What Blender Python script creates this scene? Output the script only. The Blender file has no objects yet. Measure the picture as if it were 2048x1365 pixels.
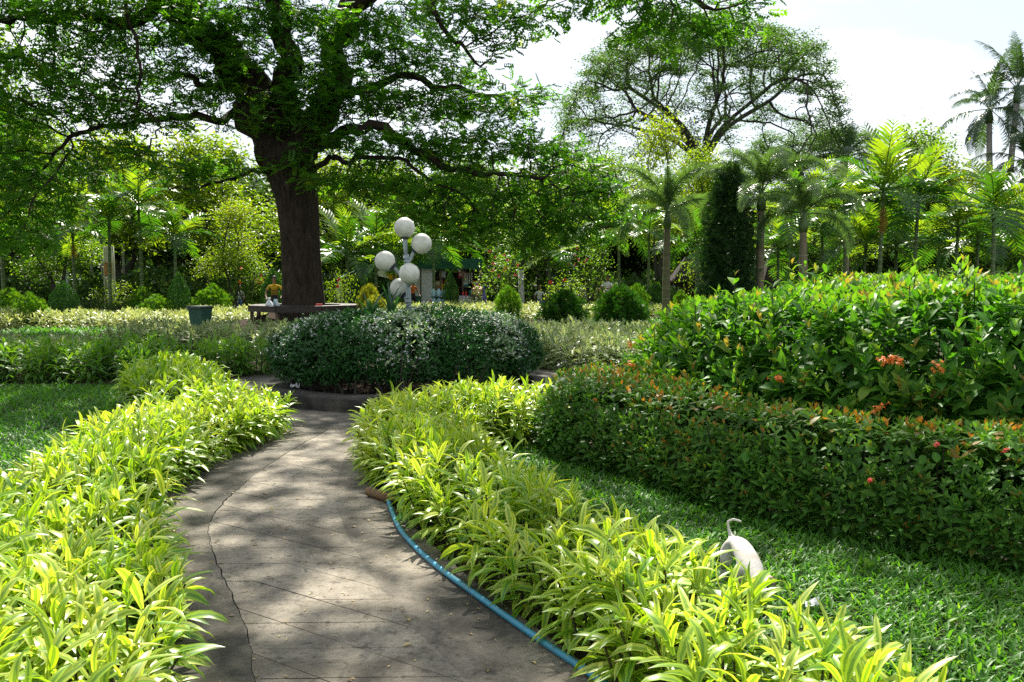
import bpy, bmesh, math, random
import numpy as np
from mathutils import Vector, Matrix

rng = np.random.default_rng(7)
random.seed(7)
PI = math.pi
sc = bpy.context.scene
col = sc.collection

# ------------------------------------------------------------------ camera
F_PX, HOR, CAM_H = 1774.0, 555.0, 1.65
PITCH = math.atan((682.5 - HOR) / F_PX)
cam_d = bpy.data.cameras.new("camera")
cam = bpy.data.objects.new("camera", cam_d)
col.objects.link(cam)
cam.location = (0, 0, CAM_H)
cam.rotation_euler = (PI / 2 - PITCH, 0, 0)
cam_d.sensor_width = 36.0
cam_d.lens = 36.0 * F_PX / 2048.0
cam_d.clip_start = 0.05
cam_d.clip_end = 2000
sc.camera = cam

# ------------------------------------------------------------------ sky and sun
SUN_EL, SUN_AZ = math.radians(50), math.radians(-6)      # azimuth from +Y (straight ahead), negative = to the left
world = bpy.data.worlds.new("World")
sc.world = world
world.use_nodes = True
wn, wl = world.node_tree.nodes, world.node_tree.links
wn.clear()
w_out = wn.new("ShaderNodeOutputWorld")
w_bg = wn.new("ShaderNodeBackground")
sky = wn.new("ShaderNodeTexSky")
sky.sky_type = 'NISHITA'
sky.sun_disc = False
sky.sun_elevation = SUN_EL
sky.sun_rotation = SUN_AZ
sky.air_density = 1.0
sky.dust_density = 1.2
sky.ozone_density = 1.0
tc = wn.new("ShaderNodeTexCoord")
mp = wn.new("ShaderNodeMapping")
mp.inputs['Scale'].default_value = (1.5, 1.5, 4.0)
mp.inputs['Location'].default_value = (0.3, 1.1, 0.2)
nz = wn.new("ShaderNodeTexNoise")
nz.inputs['Scale'].default_value = 2.2
nz.inputs['Detail'].default_value = 7
nz.inputs['Roughness'].default_value = 0.55
rp = wn.new("ShaderNodeValToRGB")
rp.color_ramp.elements[0].position = 0.47
rp.color_ramp.elements[0].color = (0.38, 0.38, 0.38, 1)
rp.color_ramp.elements[1].position = 0.66
rp.color_ramp.elements[1].color = (0.9, 0.9, 0.9, 1)
mx = wn.new("ShaderNodeMix")
mx.data_type = 'RGBA'
wl.new(tc.outputs['Generated'], mp.inputs['Vector'])
wl.new(mp.outputs['Vector'], nz.inputs['Vector'])
wl.new(nz.outputs['Fac'], rp.inputs['Fac'])
wl.new(rp.outputs['Color'], mx.inputs[0])
wl.new(sky.outputs['Color'], mx.inputs[6])
mx.inputs[7].default_value = (12.5, 12.8, 13.2, 1)
wl.new(mx.outputs[2], w_bg.inputs['Color'])
w_bg.inputs['Strength'].default_value = 0.058
wl.new(w_bg.outputs['Background'], w_out.inputs['Surface'])

sun_d = bpy.data.lights.new("sun", 'SUN')
sun_d.energy = 5.0
sun_d.angle = math.radians(0.5)
sun_d.color = (1.0, 0.94, 0.82)
sun = bpy.data.objects.new("sun", sun_d)
col.objects.link(sun)
SUN_DIR = Vector((math.sin(SUN_AZ) * math.cos(SUN_EL), math.cos(SUN_AZ) * math.cos(SUN_EL), math.sin(SUN_EL)))
sun.rotation_euler = SUN_DIR.to_track_quat('Z', 'Y').to_euler()
sun.location = (-5, 40, 60)

sc.view_settings.view_transform = 'Standard'
sc.view_settings.look = 'None'
sc.view_settings.gamma = 1.0
sc.view_settings.use_curve_mapping = False
sc.view_settings.exposure = 1.1
sc.render.engine = 'CYCLES'
cy = sc.cycles
cy.use_denoising = False
cy.max_bounces = 7
cy.diffuse_bounces = 3
cy.glossy_bounces = 2
cy.transmission_bounces = 5
cy.transparent_max_bounces = 4
cy.sample_clamp_indirect = 6.0
cy.caustics_reflective = False
cy.caustics_refractive = False

# ------------------------------------------------------------------ helpers
_fw = np.array([0, math.cos(PITCH), -math.sin(PITCH)])
_up = np.array([0, math.sin(PITCH), math.cos(PITCH)])
_rt = np.array([1.0, 0, 0])
CAMP = np.array([0, 0, CAM_H])


def ray(px, py):
    return _fw + _rt * (px - 1024.0) / F_PX + _up * (682.5 - py) / F_PX


def at(px, py, Y):
    """the point seen at photo pixel (px, py) that lies Y metres ahead"""
    d = ray(px, py)
    return CAMP + d * (Y / d[1])


def gnd(px, py, z=0.0):
    d = ray(px, py)
    return CAMP + d * ((z - CAM_H) / d[2])


def project(P):
    d = np.asarray(P) - CAMP
    f = d @ _fw
    f = np.where(f < 0.05, 0.05, f)
    return 1024 + F_PX * (d @ _rt) / f, 682.5 - F_PX * (d @ _up) / f, f


def nrm(a):
    return a / (np.linalg.norm(a, axis=-1, keepdims=True) + 1e-9)


def tag(o, label=None, cat=None, group=None, kind=None):
    if label: o['label'] = label
    if cat: o['category'] = cat
    if group: o['group'] = group
    if kind: o['kind'] = kind
    return o


def empty(name, loc=(0, 0, 0), rz=0.0):
    o = bpy.data.objects.new(name, None)
    o.empty_display_size = 0.2
    col.objects.link(o)
    o.location = loc
    o.rotation_euler = (0, 0, rz)
    return o


def link(name, me, parent=None, loc=(0, 0, 0), rot=(0, 0, 0), scale=(1, 1, 1)):
    o = bpy.data.objects.new(name, me)
    col.objects.link(o)
    o.location = loc
    o.rotation_euler = rot
    o.scale = scale
    if parent: o.parent = parent
    return o


def copy_tree(o, parent=None):
    c = o.copy()
    col.objects.link(c)
    c.parent = parent
    for ch in list(o.children):
        copy_tree(ch, c)
    return c


class Geo:
    """collects vertices and faces (with a per-vertex leaf vector u, v, tone) and makes ONE mesh"""

    def __init__(s):
        s.v, s.lf, s.f, s.m, s.n = [], [], [], [], 0

    def add(s, V, F, UV=None, T=0.5, M=0):
        V = np.asarray(V, float)
        k = len(V)
        lf = np.zeros((k, 3))
        if UV is not None: lf[:, :2] = UV
        lf[:, 2] = T
        s.v.append(V)
        s.lf.append(lf)
        Fs = F if isinstance(F, list) else [F]
        for f in Fs:
            f = np.asarray(f, int)
            if len(f):
                s.f.append(f + s.n)
                s.m.append(np.full(len(f), M, int))
        s.n += k
        return s

    def mesh(s, name, mats, smooth=True):
        me = bpy.data.meshes.new(name)
        V = np.concatenate(s.v)
        lf = np.concatenate(s.lf)
        loops = np.concatenate([f.ravel() for f in s.f])
        tot = np.concatenate([np.full(len(f), f.shape[1], int) for f in s.f])
        start = np.concatenate([[0], np.cumsum(tot)[:-1]])
        me.vertices.add(len(V))
        me.vertices.foreach_set('co', V.astype(np.float32).ravel())
        me.loops.add(len(loops))
        me.loops.foreach_set('vertex_index', loops.astype(np.int32))
        me.polygons.add(len(tot))
        me.polygons.foreach_set('loop_start', start.astype(np.int32))
        me.polygons.foreach_set('material_index', np.concatenate(s.m).astype(np.int32))
        me.polygons.foreach_set('use_smooth', np.full(len(tot), smooth))
        me.update(calc_edges=True)
        a = me.attributes.new('lf', 'FLOAT_VECTOR', 'POINT')
        a.data.foreach_set('vector', lf.astype(np.float32).ravel())
        for m in (mats if isinstance(mats, (list, tuple)) else [mats]):
            me.materials.append(m)
        return me

    def obj(s, name, mats, parent=None, smooth=True):
        return link(name, s.mesh(name, mats, smooth), parent)


def box_geo(g, c, size, rz=0.0, M=0, T=0.5):
    x, y, z = np.array(size) / 2
    V = np.array([(-x, -y, -z), (x, -y, -z), (x, y, -z), (-x, y, -z), (-x, -y, z), (x, -y, z), (x, y, z), (-x, y, z)])
    ca, sa = math.cos(rz), math.sin(rz)
    V = V @ np.array([[ca, sa, 0], [-sa, ca, 0], [0, 0, 1]]) + np.array(c)
    F = np.array([(0, 3, 2, 1), (4, 5, 6, 7), (0, 1, 5, 4), (1, 2, 6, 5), (2, 3, 7, 6), (3, 0, 4, 7)])
    g.add(V, F, T=T, M=M)
    return g


def tube(g, pts, radii, n=8, cap=True, M=0, T=0.5, rough=0.0, flute=0.0):
    pts = np.asarray(pts, float)
    k = len(pts)
    if np.isscalar(radii): radii = np.full(k, radii)
    radii = np.asarray(radii, float)
    tan = nrm(np.gradient(pts, axis=0))
    ref = np.array([0, 0, 1.0]) if abs(tan[0][2]) < 0.8 else np.array([1.0, 0, 0])
    x = np.cross(tan[0], ref)
    x /= np.linalg.norm(x) + 1e-9
    ang = np.arange(n) * 2 * PI / n
    V, UV = [], []
    acc = 0
    for i in range(k):
        x = x - tan[i] * (x @ tan[i])
        x /= np.linalg.norm(x) + 1e-9
        y = np.cross(tan[i], x)
        r = radii[i] * np.ones(n)
        if flute: r = r * (1 + flute * np.sin(ang * 5 + i * .13) + flute * .6 * np.sin(ang * 9 + 1 + i * .2))
        if rough: r = r * (1 + rough * rng.normal(size=n))
        V.append(pts[i] + np.outer(np.cos(ang) * r, x) + np.outer(np.sin(ang) * r, y))
        if i: acc += np.linalg.norm(pts[i] - pts[i - 1])
        UV.append(np.stack([np.arange(n) / n, np.full(n, acc)], 1))
    V = np.concatenate(V)
    UV = np.concatenate(UV)
    i = np.arange(k - 1)[:, None] * n
    j = np.arange(n)[None]
    F = np.stack([i + j, i + (j + 1) % n, i + n + (j + 1) % n, i + n + j], -1).reshape(-1, 4)
    Fs = [F]
    if cap and n > 3:
        Fs.append(np.array([np.arange(n)[::-1]]))
        Fs.append(np.array([np.arange(n) + (k - 1) * n]))
    elif cap:
        Fs.append(np.array([(2, 1, 0)]))
        Fs.append(np.array([(0, 1, 2)]) + (k - 1) * n)
    g.add(V, Fs, UV, T, M)
    return g


def lathe(g, prof, n=24, c=(0, 0, 0), M=0, T=0.5, cap=True):
    prof = np.asarray(prof, float)
    k = len(prof)
    ang = np.arange(n) * 2 * PI / n
    V = np.concatenate([np.stack([np.cos(ang) * r, np.sin(ang) * r, np.full(n, z)], 1) for r, z in prof]) + np.array(c)
    i = np.arange(k - 1)[:, None] * n
    j = np.arange(n)[None]
    F = [np.stack([i + j, i + (j + 1) % n, i + n + (j + 1) % n, i + n + j], -1).reshape(-1, 4)]
    if cap:
        F.append(np.array([np.arange(n)[::-1]]))
        F.append(np.array([np.arange(n) + (k - 1) * n]))
    g.add(V, F, T=T, M=M)
    return g


def sphere(g, c, r, n=20, m=12, M=0, T=0.5, sq=(1, 1, 1)):
    th = np.linspace(0.02, PI - 0.02, m)
    ang = np.arange(n) * 2 * PI / n
    V = np.concatenate([np.stack([np.cos(ang) * math.sin(t), np.sin(ang) * math.sin(t), np.full(n, -math.cos(t))], 1) for t in th])
    V = V * r * np.array(sq) + np.array(c)
    i = np.arange(m - 1)[:, None] * n
    j = np.arange(n)[None]
    F = [np.stack([i + j, i + (j + 1) % n, i + n + (j + 1) % n, i + n + j], -1).reshape(-1, 4),
         np.array([np.arange(n)[::-1]]), np.array([np.arange(n) + (m - 1) * n])]
    g.add(V, F, T=T, M=M)
    return g


def spline(pts, n):
    """Catmull-Rom through the points, n samples"""
    p = np.asarray(pts, float)
    p = np.concatenate([[2 * p[0] - p[1]], p, [2 * p[-1] - p[-2]]])
    k = len(p) - 3
    out = []
    for t in np.linspace(0, k - 1e-6, n):
        i = int(t)
        u = t - i
        a, b, c, d = p[i:i + 4]
        out.append(0.5 * (2 * b + (c - a) * u + (2 * a - 5 * b + 4 * c - d) * u * u + (3 * b - a - 3 * c + d) * u ** 3))
    return np.array(out)


def inside(poly, P):
    poly = np.asarray(poly)
    x, y = P[:, 0], P[:, 1]
    r = np.zeros(len(P), bool)
    n = len(poly)
    for i in range(n):
        x1, y1 = poly[i]
        x2, y2 = poly[(i + 1) % n]
        c = (y1 > y) != (y2 > y)
        r ^= c & (x < (x2 - x1) * (y - y1) / (y2 - y1 + 1e-12) + x1)
    return r


def edge_dist(poly, P):
    """distance to the polygon edge and the outward direction there"""
    poly = np.asarray(poly, float)
    best = np.full(len(P), 1e9)
    out = np.zeros((len(P), 2))
    n = len(poly)
    for i in range(n):
        a, b = poly[i], poly[(i + 1) % n]
        d = b - a
        t = np.clip(((P - a) @ d) / (d @ d), 0, 1)
        q = a + t[:, None] * d
        e = q - P
        l = np.linalg.norm(e, axis=1)
        m = l < best
        best[m] = l[m]
        out[m] = (e / (l[:, None] + 1e-9))[m]
    return best, out


def poly_points(poly, dens):
    poly = np.asarray(poly, float)
    lo, hi = poly.min(0), poly.max(0)
    n = int(dens * np.prod(hi - lo))
    P = lo + rng.random((n, 2)) * (hi - lo)
    return P[inside(poly, P)]


def vnoise(P, s, seed=0):
    """cheap smooth noise, about -1..1"""
    P = np.asarray(P) * s
    r = np.random.default_rng(seed + 100)
    o = np.zeros(len(P))
    for _ in range(5):
        k = r.normal(size=P.shape[1])
        o += np.sin(P @ k * 1.6 + r.random() * 6.3)
    return o / 2.6


def sheet(name, poly, z, mats, thick=0.0, parent=None):
    bm = bmesh.new()
    vs = [bm.verts.new((x, y, z)) for x, y in poly]
    f = bm.faces.new(vs)
    if f.normal.z < 0: f.normal_flip()
    if thick:
        r = bmesh.ops.extrude_face_region(bm, geom=[f])
        for v in [e for e in r['geom'] if isinstance(e, bmesh.types.BMVert)]: v.co.z -= thick
        bmesh.ops.recalc_face_normals(bm, faces=bm.faces)
    bmesh.ops.triangulate(bm, faces=[f for f in bm.faces if len(f.verts) > 4])
    me = bpy.data.meshes.new(name)
    bm.to_mesh(me)
    bm.free()
    me.materials.append(mats)
    return link(name, me, parent)


# ------------------------------------------------------------------ materials
def mat(name):
    m = bpy.data.materials.new(name)
    m.use_nodes = True
    n = m.node_tree.nodes
    n.clear()
    out = n.new("ShaderNodeOutputMaterial")
    return m, n, m.node_tree.links, out


def ramp(n, stops):
    r = n.new("ShaderNodeValToRGB")
    e = r.color_ramp.elements
    while len(e) < len(stops): e.new(0.5)
    for k, (p, c) in enumerate(stops):
        e[k].position = p
        e[k].color = (*c, 1)
    return r


def noise(n, l, scale, detail=4, rough=0.55, vec=None, dist=0.0):
    t = n.new("ShaderNodeTexNoise")
    t.inputs['Scale'].default_value = scale
    t.inputs['Detail'].default_value = detail
    t.inputs['Roughness'].default_value = rough
    t.inputs['Distortion'].default_value = dist
    if vec is None:
        vec = n.new("ShaderNodeNewGeometry").outputs['Position']
    l.new(vec, t.inputs['Vector'])
    return t


def mixc(n, l, fac, a, b, mode='MIX'):
    x = n.new("ShaderNodeMix")
    x.data_type = 'RGBA'
    x.blend_type = mode
    for sock, v in ((x.inputs[0], fac), (x.inputs[6], a), (x.inputs[7], b)):
        if hasattr(v, 'is_output'): l.new(v, sock)
        elif isinstance(v, tuple): sock.default_value = (*v, 1)
        else: sock.default_value = v
    return x.outputs[2]


def leaf_mat(name, stops, trans=0.45, tmul=(1.7, 1.6, 0.5), rough=0.38, spec=0.5, stripe=None, vein=0.0, tip=None):
    """stops: colour ramp over the leaf's own tone; stripe=(edge colour, centre half width) for variegated leaves"""
    m, n, l, out = mat(name)
    a = n.new("ShaderNodeAttribute")
    a.attribute_name = 'lf'
    s = n.new("ShaderNodeSeparateXYZ")
    l.new(a.outputs['Vector'], s.inputs[0])
    r = ramp(n, stops)
    l.new(s.outputs['Z'], r.inputs['Fac'])
    c = r.outputs['Color']
    if stripe:
        edge_stops, w = stripe
        re = ramp(n, edge_stops)
        l.new(s.outputs['Z'], re.inputs['Fac'])
        ab = n.new("ShaderNodeMath"); ab.operation = 'ABSOLUTE'
        l.new(s.outputs['X'], ab.inputs[0])
        mr = n.new("ShaderNodeMapRange")
        l.new(ab.outputs[0], mr.inputs['Value'])
        mr.inputs['From Min'].default_value = w - 0.10
        mr.inputs['From Max'].default_value = w + 0.10
        c = mixc(n, l, mr.outputs['Result'], c, re.outputs['Color'])
        # thin pale line along the middle of the green band
        m2 = n.new("ShaderNodeMath"); m2.operation = 'LESS_THAN'
        l.new(ab.outputs[0], m2.inputs[0]); m2.inputs[1].default_value = 0.058
        m3 = n.new("ShaderNodeMath"); m3.operation = 'MULTIPLY'
        l.new(m2.outputs[0], m3.inputs[0]); m3.inputs[1].default_value = 0.35
        c = mixc(n, l, m3.outputs[0], c, re.outputs['Color'])
        # a dry brown tip on some leaves
        tp = n.new("ShaderNodeMapRange")
        l.new(s.outputs['Y'], tp.inputs['Value'])
        tp.inputs['From Min'].default_value = 0.86
        tp.inputs['From Max'].default_value = 0.97
        tn = noise(n, l, 6.0, 2)
        tr_ = n.new("ShaderNodeMapRange")
        l.new(tn.outputs['Fac'], tr_.inputs['Value'])
        tr_.inputs['From Min'].default_value = 0.50
        tr_.inputs['From Max'].default_value = 0.60
        tm = n.new("ShaderNodeMath"); tm.operation = 'MULTIPLY'
        l.new(tp.outputs['Result'], tm.inputs[0]); l.new(tr_.outputs['Result'], tm.inputs[1])
        c = mixc(n, l, tm.outputs[0], c, (0.26, 0.15, 0.045))
    if vein:
        ab = n.new("ShaderNodeMath"); ab.operation = 'ABSOLUTE'
        l.new(s.outputs['X'], ab.inputs[0])
        lt = n.new("ShaderNodeMapRange")
        l.new(ab.outputs[0], lt.inputs['Value'])
        lt.inputs['From Min'].default_value = 0.0
        lt.inputs['From Max'].default_value = 0.14
        lt.inputs['To Min'].default_value = vein
        lt.inputs['To Max'].default_value = 0.0
        c = mixc(n, l, lt.outputs['Result'], c, (0.22, 0.34, 0.06))
    nz_ = noise(n, l, 2.3, 3)
    v = n.new("ShaderNodeMapRange")
    l.new(nz_.outputs['Fac'], v.inputs['Value'])
    v.inputs['From Min'].default_value = 0.3
    v.inputs['From Max'].default_value = 0.7
    v.inputs['To Min'].default_value = 0.75
    v.inputs['To Max'].default_value = 1.2
    hs = n.new("ShaderNodeHueSaturation")
    l.new(c, hs.inputs['Color'])
    l.new(v.outputs['Result'], hs.inputs['Value'])
    c = hs.outputs['Color']
    p = n.new("ShaderNodeBsdfPrincipled")
    l.new(c, p.inputs['Base Color'])
    p.inputs['Roughness'].default_value = rough
    p.inputs['Specular IOR Level'].default_value = spec
    t = n.new("ShaderNodeBsdfTranslucent")
    l.new(mixc(n, l, 1.0, c, tmul, 'MULTIPLY'), t.inputs['Color'])
    ms = n.new("ShaderNodeMixShader")
    ms.inputs[0].default_value = trans
    l.new(p.outputs[0], ms.inputs[1])
    l.new(t.outputs[0], ms.inputs[2])
    l.new(ms.outputs[0], out.inputs['Surface'])
    return m


def plain(name, c1, c2=None, scale=8.0, rough=0.6, bump=0.0, bscale=None, spec=0.4, metal=0.0, detail=5, lo=0.35, hi=0.65, obj=False):
    m, n, l, out = mat(name)
    p = n.new("ShaderNodeBsdfPrincipled")
    p.inputs['Roughness'].default_value = rough
    p.inputs['Specular IOR Level'].default_value = spec
    p.inputs['Metallic'].default_value = metal
    vec = None
    if obj:
        vec = n.new("ShaderNodeTexCoord").outputs['Object']
    t = noise(n, l, scale, detail, 0.6, vec)
    r = ramp(n, [(lo, c1), (hi, c2 or tuple(x * 0.7 for x in c1))])
    l.new(t.outputs['Fac'], r.inputs['Fac'])
    l.new(r.outputs['Color'], p.inputs['Base Color'])
    if bump:
        b = n.new("ShaderNodeBump")
        b.inputs['Strength'].default_value = bump
        b.inputs['Distance'].default_value = 0.02
        t2 = noise(n, l, bscale or scale * 3, 6, 0.65, vec)
        l.new(t2.outputs['Fac'], b.inputs['Height'])
        l.new(b.outputs['Normal'], p.inputs['Normal'])
    l.new(p.outputs[0], out.inputs['Surface'])
    return m


def concrete(name, c_lo, c_mid, c_hi, grit=1.0):
    m, n, l, out = mat(name)
    p = n.new("ShaderNodeBsdfPrincipled")
    p.inputs['Roughness'].default_value = 0.85
    p.inputs['Specular IOR Level'].default_value = 0.25
    big = noise(n, l, 1.3, 6, 0.62, dist=0.4)
    r = ramp(n, [(0.30, tuple(x * .6 for x in c_lo)), (0.42, c_lo), (0.52, c_mid), (0.68, c_hi)])
    l.new(big.outputs['Fac'], r.inputs['Fac'])
    fine = noise(n, l, 38, 9, 0.82)
    rf = ramp(n, [(0.32, (0.40, 0.39, 0.37)), (0.46, (0.95, 0.95, 0.95)), (0.56, (1.05, 1.05, 1.05)), (0.68, (1.6, 1.58, 1.55))])
    l.new(fine.outputs['Fac'], rf.inputs['Fac'])
    mid_ = noise(n, l, 5.5, 6, 0.7)
    rm = ramp(n, [(0.33, (0.55, 0.54, 0.5)), (0.5, (1, 1, 1)), (0.66, (1.22, 1.2, 1.16))])
    l.new(mid_.outputs['Fac'], rm.inputs['Fac'])
    r_c = mixc(n, l, 0.8, r.outputs['Color'], rm.outputs['Color'], 'MULTIPLY')
    c = mixc(n, l, 0.85 * grit, r_c, rf.outputs['Color'], 'MULTIPLY')
    # dark lichen specks and pale worn specks
    sp = noise(n, l, 18, 3, 0.5)
    rs = ramp(n, [(0.60, (0, 0, 0)), (0.68, (1, 1, 1))])
    l.new(sp.outputs['Fac'], rs.inputs['Fac'])
    c = mixc(n, l, rs.outputs['Color'], c, (0.06, 0.058, 0.05), 'MIX') if False else mixc(n, l, 0.6, c, mixc(n, l, rs.outputs['Color'], c, (0.06, 0.056, 0.047)))
    l.new(c, p.inputs['Base Color'])
    b = n.new("ShaderNodeBump")
    b.inputs['Strength'].default_value = 0.9
    b.inputs['Distance'].default_value = 0.012
    l.new(fine.outputs['Fac'], b.inputs['Height'])
    l.new(b.outputs['Normal'], p.inputs['Normal'])
    l.new(p.outputs[0], out.inputs['Surface'])
    return m


def bark(name, c1, c2, c3=None, sx=7.0, sz=1.2, bump=0.9):
    m, n, l, out = mat(name)
    p = n.new("ShaderNodeBsdfPrincipled")
    p.inputs['Roughness'].default_value = 0.92
    p.inputs['Specular IOR Level'].default_value = 0.15
    mpn = n.new("ShaderNodeMapping")
    l.new(n.new("ShaderNodeNewGeometry").outputs['Position'], mpn.inputs['Vector'])
    mpn.inputs['Scale'].default_value = (sx, sx, sz)
    t = noise(n, l, 1.0, 7, 0.65, mpn.outputs['Vector'], 0.5)
    r = ramp(n, [(0.3, c1), (0.62, c2)] + ([(0.78, c3)] if c3 else []))
    l.new(t.outputs['Fac'], r.inputs['Fac'])
    l.new(r.outputs['Color'], p.inputs['Base Color'])
    b = n.new("ShaderNodeBump")
    b.inputs['Strength'].default_value = bump
    b.inputs['Distance'].default_value = 0.058
    l.new(t.outputs['Fac'], b.inputs['Height'])
    l.new(b.outputs['Normal'], p.inputs['Normal'])
    l.new(p.outputs[0], out.inputs['Surface'])
    return m


M = {}
# foliage (tone 0 = young / pale end of each plant's own range ... 1)
M['lime'] = leaf_mat("lime_striped_leaf", [(0.0, (0.08, 0.22, 0.025)), (1.0, (0.26, 0.44, 0.05))], trans=0.46,
                     tmul=(1.2, 1.15, 0.35), rough=0.36, spec=0.55,
                     stripe=([(0.0, (0.22, 0.42, 0.025)), (0.5, (0.42, 0.59, 0.04)), (1.0, (0.66, 0.70, 0.17))], 0.36))
M['green_drac'] = leaf_mat("green_striped_leaf", [(0.0, (0.045, 0.14, 0.02)), (1.0, (0.09, 0.23, 0.03))], trans=0.45,
                           tmul=(1.6, 1.6, 0.4), rough=0.4, spec=0.35,
                           stripe=([(0.0, (0.09, 0.23, 0.025)), (0.6, (0.15, 0.31, 0.035)), (1.0, (0.27, 0.39, 0.05))], 0.55))
M['cream'] = leaf_mat("cream_variegated_leaf", [(0.0, (0.05, 0.13, 0.035)), (1.0, (0.12, 0.22, 0.06))], trans=0.38,
                      tmul=(1.2, 1.2, 0.7), rough=0.4, spec=0.5,
                      stripe=([(0.0, (0.20, 0.30, 0.10)), (1.0, (0.56, 0.58, 0.32))], 0.40))
M['cream2'] = leaf_mat("bright_cream_leaf", [(0.0, (0.10, 0.19, 0.04)), (1.0, (0.22, 0.32, 0.08))], trans=0.4,
                       tmul=(1.15, 1.15, 0.6), rough=0.4, spec=0.5,
                       stripe=([(0.0, (0.36, 0.44, 0.14)), (1.0, (0.64, 0.65, 0.34))], 0.30))
M['bank'] = leaf_mat("broad_glossy_leaf", [(0.0, (0.022, 0.085, 0.012)), (0.5, (0.045, 0.155, 0.018)), (0.78, (0.10, 0.25, 0.025)),
                                           (0.94, (0.20, 0.31, 0.04)), (1.0, (0.32, 0.22, 0.06))], trans=0.42,
                     tmul=(1.7, 1.8, 0.45), rough=0.46, spec=0.24, vein=0.4)
M['low'] = leaf_mat("small_oval_leaf", [(0.0, (0.022, 0.08, 0.012)), (0.6, (0.07, 0.19, 0.024)), (0.78, (0.14, 0.29, 0.038)),
                                        (0.86, (0.15, 0.17, 0.03)), (0.93, (0.24, 0.14, 0.025)), (1.0, (0.44, 0.18, 0.03))], trans=0.33,
                    tmul=(1.5, 1.5, 0.5), rough=0.5, spec=0.22, vein=0.3)
M['white_shrub'] = leaf_mat("dark_tiny_leaf", [(0.0, (0.010, 0.050, 0.009)), (0.75, (0.030, 0.120, 0.020)), (0.86, (0.10, 0.22, 0.05)), (1.0, (0.50, 0.55, 0.36))],
                            trans=0.28, tmul=(1.3, 1.7, 0.6), rough=0.42, spec=0.3)
M['rain'] = leaf_mat("rain_tree_leaf", [(0.0, (0.035, 0.11, 0.014)), (0.6, (0.07, 0.18, 0.02)), (0.93, (0.12, 0.25, 0.025)), (1.0, (0.21, 0.26, 0.03))],
                     trans=0.55, tmul=(2.0, 2.1, 0.5), rough=0.45, spec=0.25)
M['rain_far'] = leaf_mat("far_rain_tree_leaf", [(0.0, (0.045, 0.105, 0.028)), (1.0, (0.10, 0.195, 0.042))], trans=0.42, tmul=(1.6, 1.7, 0.5), rough=0.5, spec=0.4)
M['broad'] = leaf_mat("park_tree_leaf", [(0.0, (0.05, 0.13, 0.016)), (0.6, (0.11, 0.21, 0.024)), (1.0, (0.21, 0.29, 0.035))], trans=0.55, tmul=(2.0, 1.9, 0.4), rough=0.4, spec=0.5)
M['yellowgreen'] = leaf_mat("yellow_green_tree_leaf", [(0.0, (0.09, 0.18, 0.016)), (0.6, (0.18, 0.28, 0.022)), (1.0, (0.33, 0.36, 0.03))], trans=0.55, tmul=(1.8, 1.7, 0.35), rough=0.42, spec=0.5)
M['darkleaf'] = leaf_mat("dark_tree_leaf", [(0.0, (0.025, 0.065, 0.014)), (0.7, (0.05, 0.11, 0.02)), (1.0, (0.12, 0.17, 0.03))], trans=0.4, tmul=(1.6, 1.6, 0.5), rough=0.55, spec=0.2)
M['palm'] = leaf_mat("palm_leaf", [(0.0, (0.022, 0.08, 0.014)), (0.6, (0.055, 0.16, 0.02)), (1.0, (0.20, 0.30, 0.03))], trans=0.46, tmul=(1.7, 1.7, 0.35), rough=0.3, spec=0.6)
M['foxtail'] = leaf_mat("foxtail_palm_leaf", [(0.0, (0.05, 0.12, 0.035)), (1.0, (0.14, 0.24, 0.07))], trans=0.38, tmul=(1.5, 1.5, 0.6), rough=0.28, spec=0.7)
M['royal'] = leaf_mat("royal_palm_leaf", [(0.0, (0.025, 0.07, 0.025)), (1.0, (0.06, 0.12, 0.04))], trans=0.35, tmul=(1.4, 1.4, 0.5), rough=0.3, spec=0.6)
M['deadfrond'] = leaf_mat("yellowed_frond", [(0.0, (0.30, 0.17, 0.02)), (1.0, (0.45, 0.28, 0.04))], trans=0.4, tmul=(1.2, 1.1, 0.5), rough=0.5)
M['thuja_dark'] = leaf_mat("dark_thuja_spray", [(0.0, (0.014, 0.06, 0.008)), (0.7, (0.032, 0.11, 0.012)), (1.0, (0.09, 0.20, 0.02))], trans=0.35, tmul=(1.5, 1.6, 0.4), rough=0.5, spec=0.3)
M['thuja'] = leaf_mat("thuja_spray", [(0.0, (0.03, 0.10, 0.012)), (0.6, (0.075, 0.19, 0.018)), (1.0, (0.17, 0.28, 0.025))], trans=0.45, tmul=(1.7, 1.7, 0.4), rough=0.5, spec=0.3)
M['goldthuja'] = leaf_mat("golden_thuja_spray", [(0.0, (0.10, 0.15, 0.018)), (1.0, (0.30, 0.32, 0.04))], trans=0.45, tmul=(1.5, 1.4, 0.4), rough=0.5, spec=0.3)
M['juniper'] = leaf_mat("juniper_needles", [(0.0, (0.012, 0.045, 0.012)), (1.0, (0.035, 0.09, 0.02))], trans=0.25, tmul=(1.4, 1.5, 0.5), rough=0.5, spec=0.3)
M['topiary'] = leaf_mat("clipped_small_leaf", [(0.0, (0.016, 0.06, 0.010)), (1.0, (0.045, 0.13, 0.018))], trans=0.35, tmul=(1.5, 1.7, 0.4), rough=0.5, spec=0.25)
M['crinum'] = leaf_mat("strap_leaf", [(0.0, (0.02, 0.075, 0.03)), (1.0, (0.05, 0.14, 0.05))], trans=0.25, tmul=(1.4, 1.5, 0.5), rough=0.3, spec=0.5)
M['grass'] = leaf_mat("broad_lawn_blade", [(0.0, (0.035, 0.12, 0.016)), (0.7, (0.09, 0.245, 0.028)), (1.0, (0.20, 0.34, 0.05))], trans=0.45, tmul=(1.8, 1.8, 0.5), rough=0.42, spec=0.3)
M['flower_white'] = plain("white_petal", (0.8, 0.8, 0.78), (0.7, 0.72, 0.68), rough=0.6)
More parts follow.
